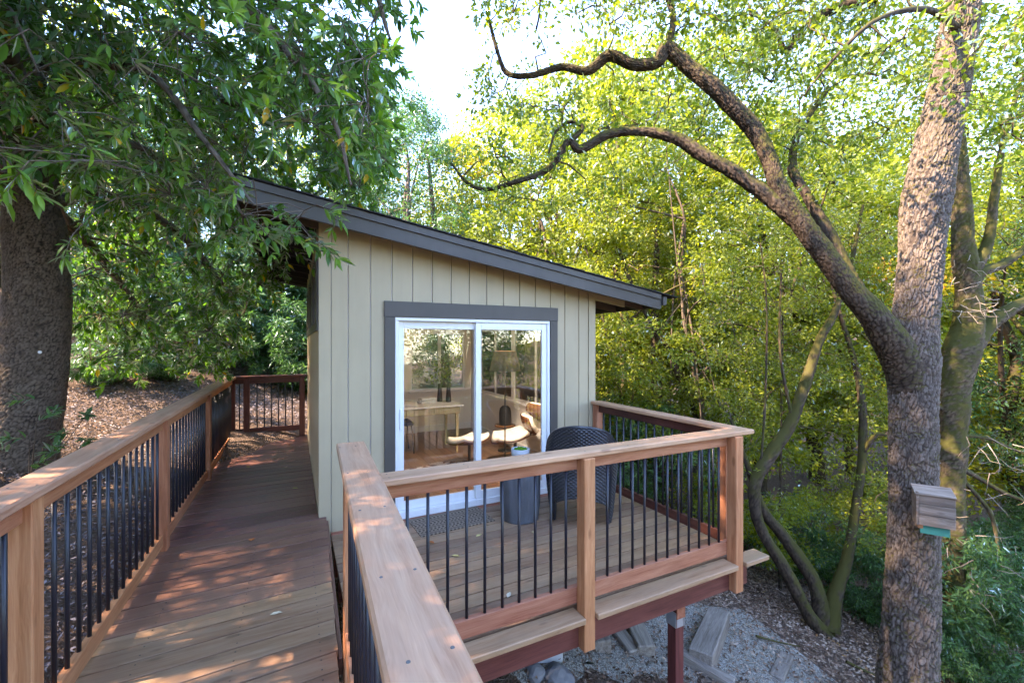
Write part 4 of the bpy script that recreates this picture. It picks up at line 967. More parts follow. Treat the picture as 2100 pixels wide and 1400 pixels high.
near = np.array([(1100, 60, 4.6), (1180, 230, 4.7), (1060, 230, 4.7), (1010, 300, 4.8), (1000, 200, 4.9), (1250, 50, 4.5), (1700, 90, 3.9), (1780, 150, 3.9), (1860, 160, 3.9), (1950, 190, 3.9), (2030, 230, 3.9), (1900, 60, 3.7), (1640, 250, 4.1), (1560, 60, 4.5), (1990, 110, 3.9), (2060, 60, 3.8), (1830, 90, 3.7)])
Cc = np.vstack([Cc, np.array([at(*q) for q in near])])
LV = Leaves(); tone = vnoise(Cc * .9, 4) * .8 + rg.random(len(Cc)) * .25
clusters_to_leaves(LV, Cc, rg.uniform(.16, .36, len(Cc)), 50, .072, .040, rg, .7, np.clip(tone, 0, 1), .7)
tag(link('crown', LV.mesh('crown', M['oak']), oak))
T = Tubes(); nearest_join(T, Cc, skel, .011, .003, 4, .1, 9, rg)
sub = Cc[rg.integers(0, len(Cc), 1800)]; e = sub + rg.normal(size=sub.shape) * .16
for a_, b_ in zip(sub, e): T.add(np.array([a_, (a_ + b_) / 2 + rg.normal(size=3) * .02, b_]), np.array([.003, .0025, .0012]), 3)
link('twigs', T.mesh('twigs', M['bark_limb']), oak)['kind'] = 'stuff'

# wooden box on the oak
bc = at(1914, 1043, 4.06); yaw = -TH - R(32)
BM = Matrix.Translation(bc) @ Matrix.Rotation(yaw, 4, 'Z')       # local -y faces the deck
bx = thing('nest_box', 'weathered grey wooden box with a teal strip under it, nailed to the big oak', 'box', tuple(float(v) for v in bc)); 
def bpart(nm, lo, hi, m_, rot=None):
    c = Vector([(a + b) / 2 for a, b in zip(lo, hi)]); s = [b - a for a, b in zip(lo, hi)]
    MM = BM @ Matrix.Translation(c)
    if rot: MM = MM @ Matrix.Rotation(rot[1], 4, rot[0])
    return link(nm, box_mesh(s[0], s[1], s[2], m_, .003), bx, M=MM)
W_, H_ = .27, .30
for k_ in range(3): bpart('front_board', (-W_ / 2 + .02, -.075 - .002 * k_, H_ / 2 - .1 * (k_ + 1) + .005), (W_ / 2, -.055, H_ / 2 - .1 * k_), M['greywood'])
bpart('side_board', (-W_ / 2, -.08, -H_ / 2), (-W_ / 2 + .018, .09, H_ / 2 + .01), M['greywood']); bpart('side_board', (W_ / 2 - .018, -.054, -H_ / 2), (W_ / 2, .09, H_ / 2), M['greywood'])
bpart('back_board', (-W_ / 2 + .02, .07, -H_ / 2 - .06), (W_ / 2 - .02, .088, H_ / 2 + .02), M['greywood'])
bpart('roof_board', (-W_ / 2 - .01, -.09, H_ / 2 + .006), (W_ / 2 + .005, .09, H_ / 2 + .022), M['greywood'], ('X', R(16)))
bpart('landing_strip', (-W_ / 2 + .035, -.045, -H_ / 2 - .08), (W_ / 2 - .03, -.03, -H_ / 2 + .01), M['teal'])
bpart('under_block', (-W_ / 2 + .02, -.05, -H_ / 2 - .035), (-W_ / 2 + .055, .06, -H_ / 2 + .0), M['cedar'])

# --- mossy oak behind it
mo = thing('mossy_oak_tree', 'moss covered forked oak standing behind the big trunk', 'tree', tuple(float(v) for v in at(1945, 1240, 6.4)))
MS = [[(1930, 1300, 90), (1945, 1150, 70), (1950, 1000, 62), (1953, 900, 66), (1957, 800, 72), (1972, 720, 84), (1985, 660, 72), (1986, 600, 60), (1975, 500, 52), (1972, 420, 44), (1965, 300, 34), (1950, 150, 24), (1960, -50, 16)],
      [(1985, 720, 52), (2015, 680, 46), (2050, 650, 38), (2090, 625, 32), (2150, 600, 26), (2230, 540, 20)], [(1985, 600, 40), (2010, 560, 32), (2050, 545, 26), (2090, 520, 20), (2140, 470, 16)], [(1985, 570, 36), (2025, 500, 26), (2040, 400, 20), (2060, 280, 14), (2100, 150, 9)],
      [(1952, 950, 22), (2000, 975, 15), (2050, 1005, 12), (2110, 1030, 10), (2200, 1060, 7)], [(1955, 960, 14), (1990, 1000, 11), (2030, 1050, 11), (2045, 1110, 9), (2052, 1180, 7), (2050, 1240, 4)], [(1955, 890, 12), (2030, 900, 8), (2120, 940, 6)], [(1950, 850, 12), (1890, 810, 8), (1850, 800, 6)]]
ms = []
for n_, pts in enumerate(MS):
    P, Q = line(pts, 6.4); T = Tubes(); T.bark(P, Q, 56 if n_ == 0 else 24, .018 if n_ == 0 else .03, .014 if n_ < 4 else .005, 50 + n_, .04, .07, .10)
    link('trunk' if n_ == 0 else 'limb', T.mesh('limb', M['bark_moss']), mo); ms.append(resample(P, Q, .1)[0])
ms = np.vstack(ms); n = 1500
c = np.stack([rg.uniform(1850, 2500, n), rg.uniform(-200, 1050, n), rg.uniform(6.3, 8.6, n)], 1); W3 = np.array([at(*q) for q in c])
k_ = (vnoise(W3 * 1.1, 2) > .5) & ~((np.abs(c[:, 0] - 1980) < 110) & (c[:, 1] > 330) & (c[:, 2] < 7)) & (rg.random(n) < np.where(c[:, 1] > 640, .35, .7)); Cm = W3[k_][:300]
LV = Leaves(); clusters_to_leaves(LV, Cm, rg.uniform(.22, .45, len(Cm)), 60, .065, .036, rg, .6, vnoise(Cm * .7, 8)); link('crown', LV.mesh('crown', M['oak_bg']), mo)
T = Tubes(); nearest_join(T, Cm, ms, .012, .003, 3, .1, 3.5, rg)
link('twigs', T.mesh('twigs', M['bark_moss']), mo)['kind'] = 'stuff'
T = Tubes()
for k_ in range(150):
    a_ = at(rg.uniform(1940, 2200), rg.uniform(880, 1330), rg.uniform(5.5, 7)) if k_ < 100 else at(rg.uniform(1955, 2060), rg.uniform(520, 660), rg.uniform(6.05, 6.3))
    L = rg.uniform(.15, .6) * (1 if k_ < 100 else .6); v = unit(np.array((rg.normal(), rg.normal(), rg.normal() * .6 - .4))) * L
    T.add(np.array([a_, a_ + v * .35 + rg.normal(size=3) * .05 * L, a_ + v * .7 + rg.normal(size=3) * .08 * L, a_ + v]), np.array([.006, .005, .004, .0015]), 4)
link('dead_twigs', T.mesh('dead_twigs', M['deadtwig']), mo)['kind'] = 'stuff'

# --- generic tree pieces shared by the trees further off
def crown_mesh(name, seed, H, Rr, K, per, L, W, m_, z0=.18, flat=.6, squash=1.0):
    rg = np.random.default_rng(seed); C = []
    while len(C) < K:
        z = rg.uniform(z0, 1.0); rmax = Rr * math.sqrt(max(0, 1 - ((z - .55) / .48) ** 2)) * (1 if z > .3 else .8)
        a_ = rg.uniform(0, 2 * math.pi); lob = 1 + .28 * math.sin(3 * a_ + seed + z * 4) + .18 * math.sin(7 * z * 3 + a_ * 2 + seed); r_ = rmax * lob * rg.random() ** .42
        p = np.array((r_ * math.cos(a_), r_ * math.sin(a_), z * H))
        if vnoise(p[None] * .75, seed)[0] > .43: C.append(p)
    C = np.array(C); LV = Leaves(); tone = np.clip(vnoise(C * .6, seed + 1) * .9 + (C[:, 2] / H - .5) * .2, 0, 1)
    clusters_to_leaves(LV, C, rg.uniform(.22, .50, K) * Rr / 2.4, per, L, W, rg, flat, tone)
    return LV.mesh(name, m_), C
def trunk_mesh(name, seed, H, r0, C, m_, lean=.4, nb=9):
    rg = np.random.default_rng(seed); P = [np.zeros(3)]; dx, dy = rg.normal(size=2) * lean
    for k_ in range(1, 8): P.append(np.array((dx * (k_ / 7) ** 1.3 + .12 * rg.normal(), dy * (k_ / 7) ** 1.3 + .12 * rg.normal(), H * .92 * k_ / 7)))
    P = np.array(P); P[0, 2] = -.3; Q = r0 * np.linspace(1, .15, 8); T = Tubes(); T.bark(P, Q, 20, .06, .02, seed, .05, .1, .1)
    sk = [resample(P, Q, .15)[0]]
    for b_ in range(nb):
        s_ = P[2 + b_ % 5]; e_ = C[rg.integers(0, len(C))]; mid = (s_ + e_) / 2 + np.array((0, 0, .25)) + rg.normal(size=3) * .2
        B, q = resample(np.array([s_, mid, e_]), np.array([r0 * .35, r0 * .22, r0 * .07]), .12); T.add(B, q, 7); sk.append(B)
    sk = np.vstack(sk); nearest_join(T, C[::2], sk, .016, .005, 3, .08, 2.5, rg)
    return T.mesh(name, m_)
VAR = {}
cm, C = crown_mesh('crown', 31, 9, 2.6, 400, 90, .112, .060, M['oak_bg']); VAR['oakA'] = (cm, trunk_mesh('trunk', 31, 9, .17, C, M['bark_limb']), 9)
cm, C = crown_mesh('crown', 47, 9, 2.4, 370, 90, .112, .060, M['oak_bg'], .1); VAR['oakB'] = (cm, trunk_mesh('trunk', 47, 9, .13, C, M['bark_moss'], .9), 9)
cm, C = crown_mesh('crown', 53, 9, 2.5, 400, 90, .125, .042, M['bay_bg'], .05, .8); VAR['bayA'] = (cm, trunk_mesh('trunk', 53, 9, .15, C, M['bark_bay']), 9)
cm, C = crown_mesh('crown', 67, 9, 2.3, 140, 80, .105, .055, M['oak_bg'], .2); VAR['thin'] = (cm, trunk_mesh('trunk', 67, 9, .09, C, M['twig'], .8, 14), 9)
cm, C = crown_mesh('foliage', 71, 1.4, 1.0, 130, 110, .085, .024, M['bay_bg'], .05, .7); VAR['bush'] = (cm, None, 1.4)
cm, C = crown_mesh('foliage', 73, 1.4, 1.0, 90, 90, .05, .028, M['oak_bg'], .05, .7); VAR['bush2'] = (cm, None, 1.4)
cm, C = crown_mesh('crown', 59, 9, 2.6, 420, 90, .125, .042, M['bay_bg'], .42, .8); VAR['bayhigh'] = (cm, VAR['bayA'][1], 9)  # high crown used only by the added shade trees
def bg_tree(kind, px, d, H, lab, sxy=1.0, cat='tree', group='trees in the woods round the cabin', name=None):
    r = (px - CX) / F * d; x, y = rd(r, d); z = gz(x, y)
    cm, tm, h0 = VAR[kind]; s = H / h0
    nm = name or {'oakA': 'oak_tree', 'oakB': 'oak_tree', 'bayA': 'bay_tree', 'thin': 'oak_sapling', 'bayhigh': 'bay_tree', 'bush': 'bay_shrub', 'bush2': 'oak_shrub'}[kind]
    t = thing(nm, lab, cat, (x, y, z), group)
    Mx = Matrix.Translation((x, y, z)) @ Matrix.Rotation(random.uniform(0, 6.28), 4, 'Z') @ Matrix.Diagonal((s * sxy, s * sxy, s, 1))
    link('crown' if tm else 'foliage', cm, t, M=Mx)
    if tm: link('trunk', tm, t, M=Mx)
    return t
#            kind    px    d    H    label
for a in [('oakB', 1290, 9.5, 7.2, 'leaning oak whose foliage meets the right end of the roof', 1.0), ('thin', 1430, 8.6, 8.0, 'spindly young oak just beyond the right railing', 1.0), ('oakA', 1560, 10.5, 9.5, 'leafy oak behind the corner post of the deck railing', 1.0),
          ('oakA', 1680, 14, 13, 'tall oak seen between the arching limbs and the big trunk', 1.0),
          ('oakA', 2080, 10, 9.5, 'oak at the right edge beyond the mossy oak', 1.1), ('bayA', 2250, 8.5, 8, 'bay tree at the far right edge of the view', 1.0), ('oakB', 1230, 12.5, 11.5, 'golden oak rising behind the low end of the roof', 1.05), ('oakA', 1400, 15, 14, 'tall oak behind the lower arching limb', 1.0),
          ('thin', 1090, 12.5, 9.0, 'thin oak with sparse yellow leaves above the roof middle', 1.2), ('bayA', 830, 15, 9.5, 'bay tree rising behind the high end of the roof', 1.1), ('bayA', 690, 17, 10.5, 'bay tree above the roof, half hidden by the hanging leaves', 1.1), ('oakB', 960, 19, 10.5, 'distant oak at the foot of the sky gap', 1.1),
          ('bayA', 560, 15.5, 6.0, 'blue green bay tree on the slope beyond the end railing', 1.2), ('bayA', 400, 13.5, 6.5, 'bay tree on the slope above the far walkway corner', 1.1), ('bayA', 240, 12, 6.5, 'bay tree up the slope right of the dark trunk', 1.1), ('oakB', 90, 14, 8, 'tree high on the slope behind the dark trunk', 1.2), ('bayA', -150, 10, 7, 'bay tree beyond the left edge of the boardwalk slope', 1.1),
          ('oakA', 1900, 15, 13, 'tall oak directly behind the top of the big trunk', 1.1), ('oakB', 2200, 15, 12, 'oak deep in the woods past the forked mossy oak', 1.1), ('oakA', 1150, 18, 14, 'far oak showing above the middle of the roof', 1.1)]:
    bg_tree(*a)
for a in [('bush', 1990, 6.0, 1.9, 'tall shrub hiding the foot of the mossy oak', .8), ('bush', 330, 8.6, 1.0, 'low shrub above the middle of the long railing', 1.2), ('bush', 430, 10.2, 1.3, 'rounded shrub above the far part of the long railing', 1.2), ('bush', 215, 7.6, .9, 'low shrub just right of the dark trunk', 1.2), ('bush', 2035, 5.7, 1.15, 'bright green shrub in front of the mossy oak base', 1.0), ('bush', 2080, 8.0, 1.5, 'glossy green shrub low at the right edge', 1.2), ('bush', 2000, 7.3, 1.1, 'fresh green shrub right beside the big trunk', 1.1), ('bush', 1780, 7.2, 1.2, 'shrub between the many stemmed tree and the big trunk', .9), ('bush', 1640, 8.2, 1.3, 'shrub behind the many stemmed tree', 1.1), ('bush2', 1500, 8.3, 1.7, 'shrub just past the deck corner post', 1.1),
          ('bush2', 1400, 9.0, 2.0, 'leafy shrub seen through the right railing', 1.2), ('bush', 1290, 9.5, 2.2, 'shrub below the right end of the roof', 1.2), ('bush2', 1900, 9, 1.8, 'shrub behind the big trunk', 1.3), ('bush', 2200, 7.5, 1.7, 'shrub by the fallen log at the right', 1.1),
          ('bush', 560, 13.0, 3.0, 'blue green shrub above the end railing', 1.3), ('bush', 620, 11.2, 2.2, 'shrub seen through the end railing balusters', 1.0), ('bush', 450, 12.5, 2.8, 'shrub on the slope past the walkway corner', 1.2), ('bush', 330, 11.5, 2.4, 'shrub on the litter slope left of the walkway corner', 1.1), ('bush2', 190, 9.5, 1.1, 'small shrub right of the dark trunk', 1.0)]:
    bg_tree(*a, cat='shrub', group='shrubs under the trees')

for x_, y_, h_, lab_ in ((1.5, -9.5, 10, 'bay tree added behind the camera side of the deck for reflections in the glass'), (6.5, -8.5, 11, 'bay tree added on the slope behind the near railings for reflections in the glass'), (-3.3, 3.0, 9.5, 'high crowned bay tree added close beside the boardwalk railing for shade'), (-3.6, 6.2, 9.5, 'high crowned bay tree added just before the dark trunk for shade'), (-5.4, 4.8, 8.0, 'smaller high crowned bay tree added up the slope to shade the boardwalk'), (-4.1, 1.4, 8.5, 'bay tree added beside the near end of the boardwalk for shade'), (-4.8, -2.4, 8.5, 'bay tree added behind the near end of the boardwalk for shade')):  # unseen trees added to shade the decks and reflect in the glass
    t_ = bg_tree('bayhigh' if (x_ > -4 and y_ > 0) or y_ > 4 else 'bayA', 0, 1, h_, lab_, 1.05); t_.location = (x_, y_, gz(x_, y_))
# --- the many stemmed tree on the slope
mb = at(1690, 1292, 6.3); mt = thing('multi_stem_tree', 'small tree with several dark curved stems rising from the litter below the deck', 'tree', tuple(float(v) for v in mb))
SS = [[(1688, 1300, 44, 6.3), (1655, 1255, 30, 6.25), (1612, 1170, 28, 6.2), (1566, 1095, 25, 6.15), (1548, 1040, 25, 6.1), (1552, 980, 28, 6.1), (1588, 920, 30, 6.15), (1620, 870, 27, 6.2), (1650, 790, 24, 6.3), (1680, 700, 20, 6.4), (1712, 640, 17, 6.5), (1745, 540, 11, 6.6), (1770, 420, 6, 6.7)],
      [(1692, 1298, 44, 6.32), (1672, 1200, 33, 6.4), (1640, 1145, 30, 6.5), (1600, 1090, 26, 6.5), (1565, 1045, 22, 6.4), (1535, 960, 12, 6.4), (1500, 860, 7, 6.5)],
      [(1700, 1290, 50, 6.3), (1712, 1220, 34, 6.4), (1738, 1140, 24, 6.5), (1755, 1040, 20, 6.6), (1768, 940, 20, 6.7), (1768, 830, 19, 6.8), (1752, 740, 14, 6.9), (1722, 640, 10, 7), (1690, 520, 6, 7.1)],
      [(1768, 930, 12, 6.7), (1800, 890, 10, 6.6), (1840, 905, 8, 6.6)], [(1625, 860, 8, 6.2), (1600, 720, 6, 6.3), (1602, 560, 4, 6.4)], [(1560, 960, 6, 6.1), (1570, 800, 5, 6.2), (1572, 620, 4, 6.3), (1560, 500, 3, 6.4)]]
sk = []
for n_, pts in enumerate(SS):
    P, Q = line(pts); T = Tubes(); T.bark(P, Q, 28 if n_ < 3 else 12, .03, .008, 80 + n_, .04, .08, .10); link('stem', T.mesh('stem', M['bark_limb']), mt); sk.append(resample(P, Q, .08)[0])
sk = np.vstack(sk); n = 1600
c = np.stack([rg.uniform(1450, 1860, n), rg.uniform(430, 1130, n), rg.uniform(6.0, 7.6, n)], 1); W3 = np.array([at(*q) for q in c])
dm = np.min(np.linalg.norm(W3[:, None, :] - sk[None, ::3, :], axis=2), axis=1)
k_ = (dm < 1.0) & (vnoise(W3 * 1.6, 6) > .44) & ((c[:, 2] > 6.5) | (rg.random(n) < .18)) & ~((c[:, 1] > 1060) & (c[:, 0] < 1640)) & ~((c[:, 2] < 6.6) & (dm < .3))
Cs = W3[k_][:330]; LV = Leaves(); clusters_to_leaves(LV, Cs, rg.uniform(.16, .36, len(Cs)), 46, .06, .026, rg, .6, vnoise(Cs, 3) * .9); link('crown', LV.mesh('crown', M['oak_bg']), mt)
T = Tubes(); nearest_join(T, Cs, sk, .008, .002, 3, .1, 2, rg)
link('twigs', T.mesh('twigs', M['twig']), mt)['kind'] = 'stuff'
# bare leaning stems further back
for pts, lab in (([(1470, 1010, 16, 9), (1430, 850, 18, 9), (1402, 790, 17, 9), (1370, 720, 15, 9), (1330, 650, 13, 9), (1290, 570, 10, 9), (1250, 450, 7, 9)], 'dark leaning stem rising toward the low end of the roof'), ([(1352, 1060, 28, 9.6), (1350, 900, 24, 9.6), (1346, 780, 20, 9.6), (1342, 640, 16, 9.6), (1350, 450, 11, 9.6)], 'straight brown trunk seen over the right railing'),
                 ([(1600, 1040, 6, 7.4), (1603, 800, 5, 7.4), (1606, 560, 4, 7.4)], 'thin upright sapling stem beyond the deck corner')):
    P, Q = line(pts); t = thing('leaning_tree', lab, 'tree', tuple(float(v) for v in P[0])); P = np.vstack([[P[0][0], P[0][1], gz(P[0][0], P[0][1]) - .2], P]); Q = np.concatenate([[Q[0] * 1.2], Q])
    T = Tubes(); T.bark(P, Q, 20, .05, .01, 7, .05, .1, .1); link('trunk', T.mesh('trunk', M['bark_limb']), t)
    S = resample(P, Q, .1)[0]; S = S[len(S) // 2:]; Cq = S[rg.integers(0, len(S), 40)] + rg.normal(size=(40, 3)) * .55; Cq[:, 2] += .2
    T = Tubes(); nearest_join(T, Cq, S, .010, .002, 3, .1, 3, rg); link('twigs', T.mesh('twigs', M['twig']), t)['kind'] = 'stuff'
    LV = Leaves(); clusters_to_leaves(LV, Cq, .3, 50, .065, .034, rg, .6); link('crown', LV.mesh('crown', M['oak_bg']), t)

# --- the bay tree on the left: trunk, boughs, hanging sprays of long leaves
bt, br = line([(40, 1100, 220), (38, 1000, 180), (48, 900, 166), (66, 780, 154), (78, 640, 148), (74, 500, 140), (62, 380, 126), (50, 250, 112), (42, 100, 102), (35, -80, 92), (30, -300, 80), (60, -600, 60)], 4.8)
bay = thing('bay_tree', 'large dark bay tree at the left whose long leaves hang over the boardwalk', 'tree', tuple(float(v) for v in bt[0]))
T = Tubes(); T.bark(bt, br, 150, .010, .014, 91, .022, .05, .05); link('trunk', T.mesh('trunk', M['bark_bay']), bay)
o = lathe('tree_tag', [(0, 0), (.016, 0), (.016, .004), (0, .005)], M['vinyl'], bay, (0, 0, 0), 16); pp = at(82, 722, 4.40); o.matrix_basis = Matrix.Translation(pp) @ Matrix.Rotation(R(90), 4, 'X')
BB = [[(40, -60, 70, 4.8), (200, -160, 50, 4.2), (400, -70, 34, 3.7), (560, 70, 22, 3.3), (680, 240, 12, 3.1), (720, 380, 5, 3.1)], [(40, -120, 60, 4.8), (300, -220, 42, 4.2), (550, -160, 28, 3.8), (740, -60, 16, 3.6), (800, 80, 6, 3.5)],
      [(60, 300, 50, 4.8), (150, 150, 34, 4.3), (300, 150, 22, 3.7), (420, 290, 14, 3.2), (520, 420, 6, 3.0)], [(50, 200, 50, 4.7), (10, 60, 30, 3.8), (20, 20, 14, 3.2), (80, 150, 5, 2.9)], [(85, 420, 44, 4.9), (220, 400, 26, 5.6), (370, 480, 18, 6.2), (470, 600, 9, 6.4)],
      [(80, 400, 40, 4.9), (190, 510, 24, 5.8), (290, 640, 12, 6.3), (330, 720, 6, 6.4)], [(50, 150, 50, 4.8), (250, 100, 34, 5.3), (450, 200, 22, 5.6), (620, 260, 10, 5.6)], [(60, 260, 40, 4.8), (230, 280, 26, 5.0), (400, 360, 16, 5.2), (560, 400, 8, 5.0)],
      [(45, 100, 12, 4.4), (25, 160, 9, 4.2), (5, 260, 6, 4.1)], [(45, -100, 50, 4.8), (250, -60, 34, 4.6), (480, -20, 22, 4.6), (680, 60, 12, 4.5), (790, 200, 5, 4.5)]]
sk = []
for n_, pts in enumerate(BB):
    P, Q = line(pts); T = Tubes(); T.bark(P, Q, 16, .05, .004, 100 + n_, .04, .08, .05); link('bough', T.mesh('bough', M['bark_bay']), bay); sk.append(resample(P, Q * 0 + .01, .08)[0])
sk = np.vstack(sk)
def spray(LV, T, p, d, L, n_, rg, s=1.0):
    d = unit(d); side = unit(np.cross(d, np.array((0, 0, 1.0)) + rg.normal(size=3) * .2)); up = np.cross(side, d)
    t_ = np.linspace(0, 1, 5)[:, None]; P = p + d * L * t_ + np.array((0, 0, -1)) * L * .35 * t_ ** 2
    T.add(P, np.array([.0035, .003, .0025, .002, .001]) * s, 3)
    s_ = np.concatenate([rg.uniform(.15, .9, n_ - 5), rg.uniform(.9, 1.0, 5)]); i_ = s_ * 4
    k0 = np.minimum(i_.astype(int), 3); base = P[k0] + (P[k0 + 1] - P[k0]) * (i_ - k0)[:, None]; tan = unit(P[k0 + 1] - P[k0])
    a_ = np.arange(n_) * 2.4 + rg.uniform(0, 6); out_ = np.cos(a_)[:, None] * side + np.sin(a_)[:, None] * up
    dl = unit(tan * rg.uniform(.5, 1.1, n_)[:, None] + out_ * .8 + np.array((0, 0, -.08))); nn = unit(out_ * .3 + np.array((0, 0, 1)) + rg.normal(size=(n_, 3)) * .35)
    ln = rg.uniform(.075, .125, n_) * s; tone_ = rg.random() * .5
    LV.add(base, dl, nn, ln, ln * rg.uniform(.29, .40, n_), np.clip(tone_ + rg.random(n_) * .48 + (s_ > .92) * .12, 0, 1) * np.where(rg.random(n_) < .006, 3, 1))
PN = [(-400, -500), (860, -500), (850, -100), (780, 40), (800, 110), (760, 190), (770, 260), (800, 340), (720, 400), (700, 470), (640, 440), (590, 520), (540, 470), (480, 500), (420, 440), (300, 440), (200, 420), (160, 330), (-400, 340)]
PF = [(130, 100), (820, 100), (780, 380), (600, 500), (530, 600), (490, 725), (400, 775), (290, 770), (180, 765), (120, 620), (165, 450)]
LV = Leaves(); T = Tubes(); mids = []
n = 3300; c = np.stack([rg.uniform(-400, 860, n), rg.uniform(-500, 560, n), 2.75 + 2.4 * rg.random(n) ** .8], 1); k_ = inpoly(c[:, 0], c[:, 1], PN); S1_ = c[k_]
n = 2700; c = np.stack([rg.uniform(100, 830, n), rg.uniform(60, 760, n), rg.uniform(5.0, 7.4, n)], 1); k_ = inpoly(c[:, 0], c[:, 1], PF); S2_ = c[k_]
S_ = np.vstack([S1_, S2_]); W3 = np.array([at(*q) for q in S_]); kk = vnoise(W3 * 1.7, 21) > .34; S_ = S_[kk]; W3 = W3[kk]
cen = W3[::9]; nearest_join(T, cen, sk, .006, .003, 4, .15, 9, rg)
for p in W3:
    q = cen[np.argmin(((cen - p) ** 2).sum(1))]; v = p - q; L = np.linalg.norm(v)
    if L > .05: T.add(np.array([q, (q + p) / 2 + rg.normal(size=3) * .04 * L + np.array((0, 0, .08 * L)), p]), np.array([.004, .0035, .003]), 3)
    spray(LV, T, p, np.array((rg.normal() * .7 + .25, rg.normal() * .7 - .1, -.28 + rg.normal() * .4)), rg.uniform(.16, .34), 15, rg)
link('crown', LV.mesh('crown', M['bay'], True), bay)
# nearest sprays: every leaf its own part
NS = [(110, 230, 2.1), (60, 330, 2.1), (-20, 300, 2.0), (200, 330, 2.4), (150, 480, 2.7), (60, 60, 2.2), (470, 40, 2.3), (540, 60, 2.4), (430, 150, 2.4), (620, 150, 2.6), (520, 370, 2.7), (500, 440, 2.6), (650, 420, 2.7), (640, 490, 2.8), (330, 250, 2.4), (270, 120, 2.3), (560, 250, 2.6), (380, 380, 2.7), (700, 300, 2.8), (760, 120, 2.9)]
LN = Leaves(); 
for q in NS:
    p = at(*q); j = W3[np.argmin(((W3 - p) ** 2).sum(1))]; T.add(np.array([j, (j + p) / 2 + np.array((0, 0, .04)), p]), np.array([.003, .003, .003]), 4)
    spray(LN, T, p, np.array((rg.normal() * .5 + .5, rg.normal() * .5 - .3, -.35 + rg.normal() * .2)), rg.uniform(.16, .26), 14, rg, 1.05)
link('twigs', T.mesh('twigs', M['bark_bay']), bay)['kind'] = 'stuff'
lm = []
for v_ in (.15, .35, .5, .65, .8, .92, 1.0):
    l1 = Leaves(); l1.add(np.zeros((1, 3)), np.array([[1.0, 0, 0]]), np.array([[0, 0, 1.0]]), np.array([1.0]), np.array([.27]), np.array([v_])); lm.append(l1.mesh('leaf', M['bay'], True))
p, d, nn, L, W, r_ = LN.arrays(); d = unit(d); sd = unit(np.cross(d, nn)); up = np.cross(sd, d)
for i_ in range(len(p)):
    Ls = L[i_]; MM = Matrix([[d[i_][0] * Ls, -sd[i_][0] * Ls, up[i_][0] * Ls, p[i_][0]], [d[i_][1] * Ls, -sd[i_][1] * Ls, up[i_][1] * Ls, p[i_][1]], [d[i_][2] * Ls, -sd[i_][2] * Ls, up[i_][2] * Ls, p[i_][2]], [0, 0, 0, 1]])
    link('leaf', lm[6 if i_ in (17, 60, 131) else min(5, int(r_[i_] * 6))], bay, M=MM)

# seedling by the dark trunk
t = thing('bay_seedling', 'young bay seedling with pale leaves at the foot of the dark trunk', 'plant', tuple(float(v) for v in at(60, 1010, 4.2)))
LV = Leaves(); T = Tubes()
for q in [(60, 900, 4.1), (110, 850, 4.2), (140, 890, 4.2), (80, 820, 4.2), (50, 960, 4.0), (170, 860, 4.3), (100, 930, 4.1), (20, 930, 4.0), (130, 930, 4.1), (190, 900, 4.2), (75, 870, 4.0)]:
    p = at(*q); T.add(np.array([at(60, 1010, 4.25), (p + at(60, 1010, 4.2)) / 2, p]), np.array([.006, .004, .003]), 4); spray(LV, T, p, np.array((rg.normal() * .5, rg.normal() * .5, .5)), .16, 12, rg, .95)
link('foliage', LV.mesh('foliage', M['bay_bg'], True), t); link('stem', T.mesh('stem', M['twig']), t)

# ------------------------------------------------------------------ woods all round, litter, log and sticks
rg = np.random.default_rng(77); n = 9000
a_ = rg.uniform(0, 2 * np.pi, n); r_ = 17 + 22 * rg.random(n) ** 1.2; x = r_ * np.cos(a_); y = r_ * np.sin(a_); g = ground_z(x, y)
hh = (6.5 + 7.5 * vnoise(np.stack([x * .16, y * .16, x * 0], 1), 15)) * np.where((y < 4) & (x < 4), .45, 1); z = g + hh * rg.random(n) ** .8
C = np.stack([x, y, z], 1); k_ = vnoise(C * .35, 5) > .33; C = C[k_]
LV = Leaves(); clusters_to_leaves(LV, C, rg.uniform(.6, 1.2, len(C)), 38, .20, .10, rg, .6, np.clip(vnoise(C * .22, 9), 0, 1))
tag(link('woodland', LV.mesh('woodland', M['oak_bg'])), kind='stuff')
n = 150; a_ = rg.uniform(-.3, 2.4, n); r_ = 17 + 18 * rg.random(n); T = Tubes()
for x, y in zip(r_ * np.cos(a_), r_ * np.sin(a_)):
    z = gz(x, y); b_ = rg.normal(size=2) * .8; T.add(np.array([(x, y, z - .3), (x + b_[0] * .4, y + b_[1] * .4, z + 4), (x + b_[0], y + b_[1], z + 9)]), np.array([.16, .11, .04]) * rg.uniform(.6, 1.5), 6)
tag(link('woodland_trunks', T.mesh('woodland_trunks', M['bark_limb'])), kind='stuff')
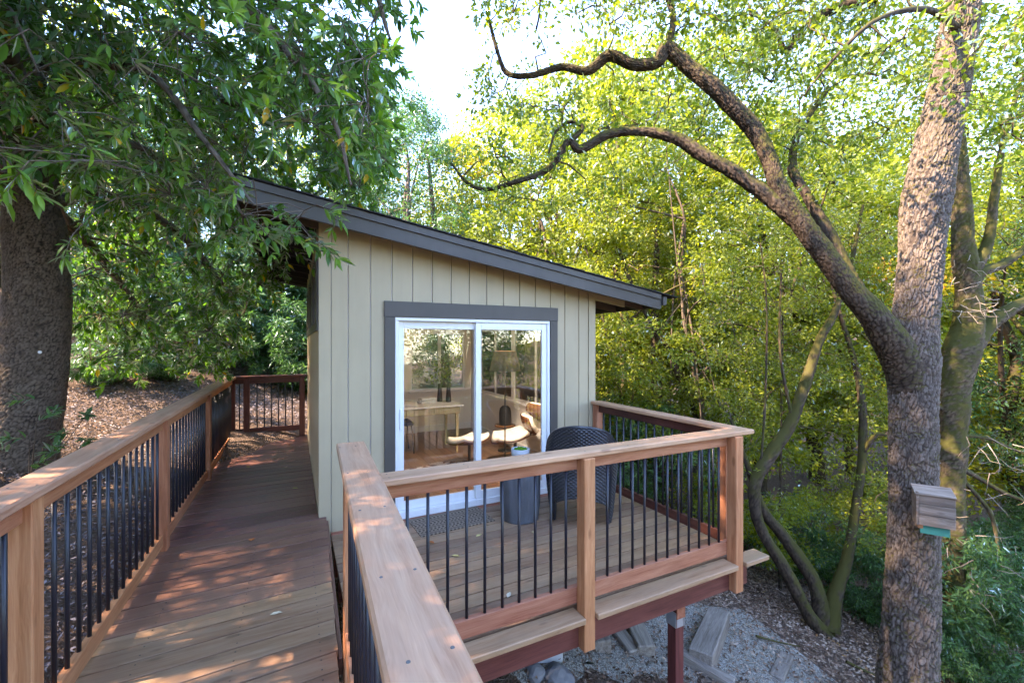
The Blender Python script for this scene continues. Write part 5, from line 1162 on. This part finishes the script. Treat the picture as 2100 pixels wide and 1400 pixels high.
def litter(name, n, box, L, W, m_, seed, avoid=True, narrow=1):
    rg = np.random.default_rng(seed); x = rg.uniform(box[0], box[1], n); y = rg.uniform(box[2], box[3], n)
    cl = vnoise(np.stack([x * 1.5, y * 1.5, x * 0], 1), seed) ; k_ = rg.random(n) < .35 + cl; x, y = x[k_], y[k_]
    if avoid:
        inpath = (x > 1.6) & (x < 5.6) & (np.abs(y - (3.72 - .10 * (x - 2))) < .50 * (.85 + .25 * np.clip(x - 3, 0, 2))); k_ = ~inpath | (rg.random(len(x)) < .5); x, y = x[k_], y[k_]
    n = len(x); z = ground_z(x, y) + rg.uniform(.035, .085, n); a_ = rg.uniform(0, 6.28, n)
    LV = Leaves(); LV.add(np.stack([x, y, z], 1), np.stack([np.cos(a_), np.sin(a_), rg.normal(size=n) * .28], 1), unit(np.stack([rg.normal(size=n) * .35, rg.normal(size=n) * .35, np.ones(n)], 1)), L * rg.uniform(.5, 1.3, n), W * rg.uniform(.5, 1.2, n), np.clip(rg.random(n) * .75 + (vnoise(np.stack([x * .9, y * .9, x * 0], 1), seed + 8) - .35) * .55, 0, 1))
    tag(link(name, LV.mesh(name, m_, False, .25)), kind='stuff')
litter('leaf_litter', 60000, (1.0, 9.5, .2, 6.5), .055, .028, M['litter'], 1)
litter('straw_litter', 26000, (1.0, 8.5, .8, 6.0), .10, .006, M['litter'], 2)
litter('wood_chips', 70000, (-8.5, -1.05, .8, 15), .06, .022, M['litter2'], 3, False)
litter('wood_chips', 15000, (-1.05, 2.5, 8.6, 16), .06, .024, M['litter2'], 4, False)
def stick(pts, lab, nm='fallen_stick', cat='stick'):
    P = np.array([(x, y, gz(x, y) + dz) for x, y, dz, r_ in pts]); T = Tubes(); T.bark(P, np.array([q[3] for q in pts]), 16, .03, .004, 3, .03, .06, .1); o = link(nm, T.mesh(nm, M['bark_limb'])); tag(o, lab, cat)
stick([(10.0, 3.75, .08, .13), (10.4, 3.2, .08, .14), (10.8, 2.7, .06, .13), (11.3, 2.1, .05, .11)], 'dark fallen log below the green shrubs at the right edge', 'fallen_log', 'log')
stick([(5.10, 3.45, .09, .014), (5.35, 3.36, .08, .012), (5.65, 3.25, .09, .006)], 'bent grey stick lying on the litter right of the gravel path')
stick([(6.2, 3.0, .09, .02), (6.5, 2.8, .08, .018), (6.9, 2.75, .09, .009)], 'short stick near the foot of the big oak')
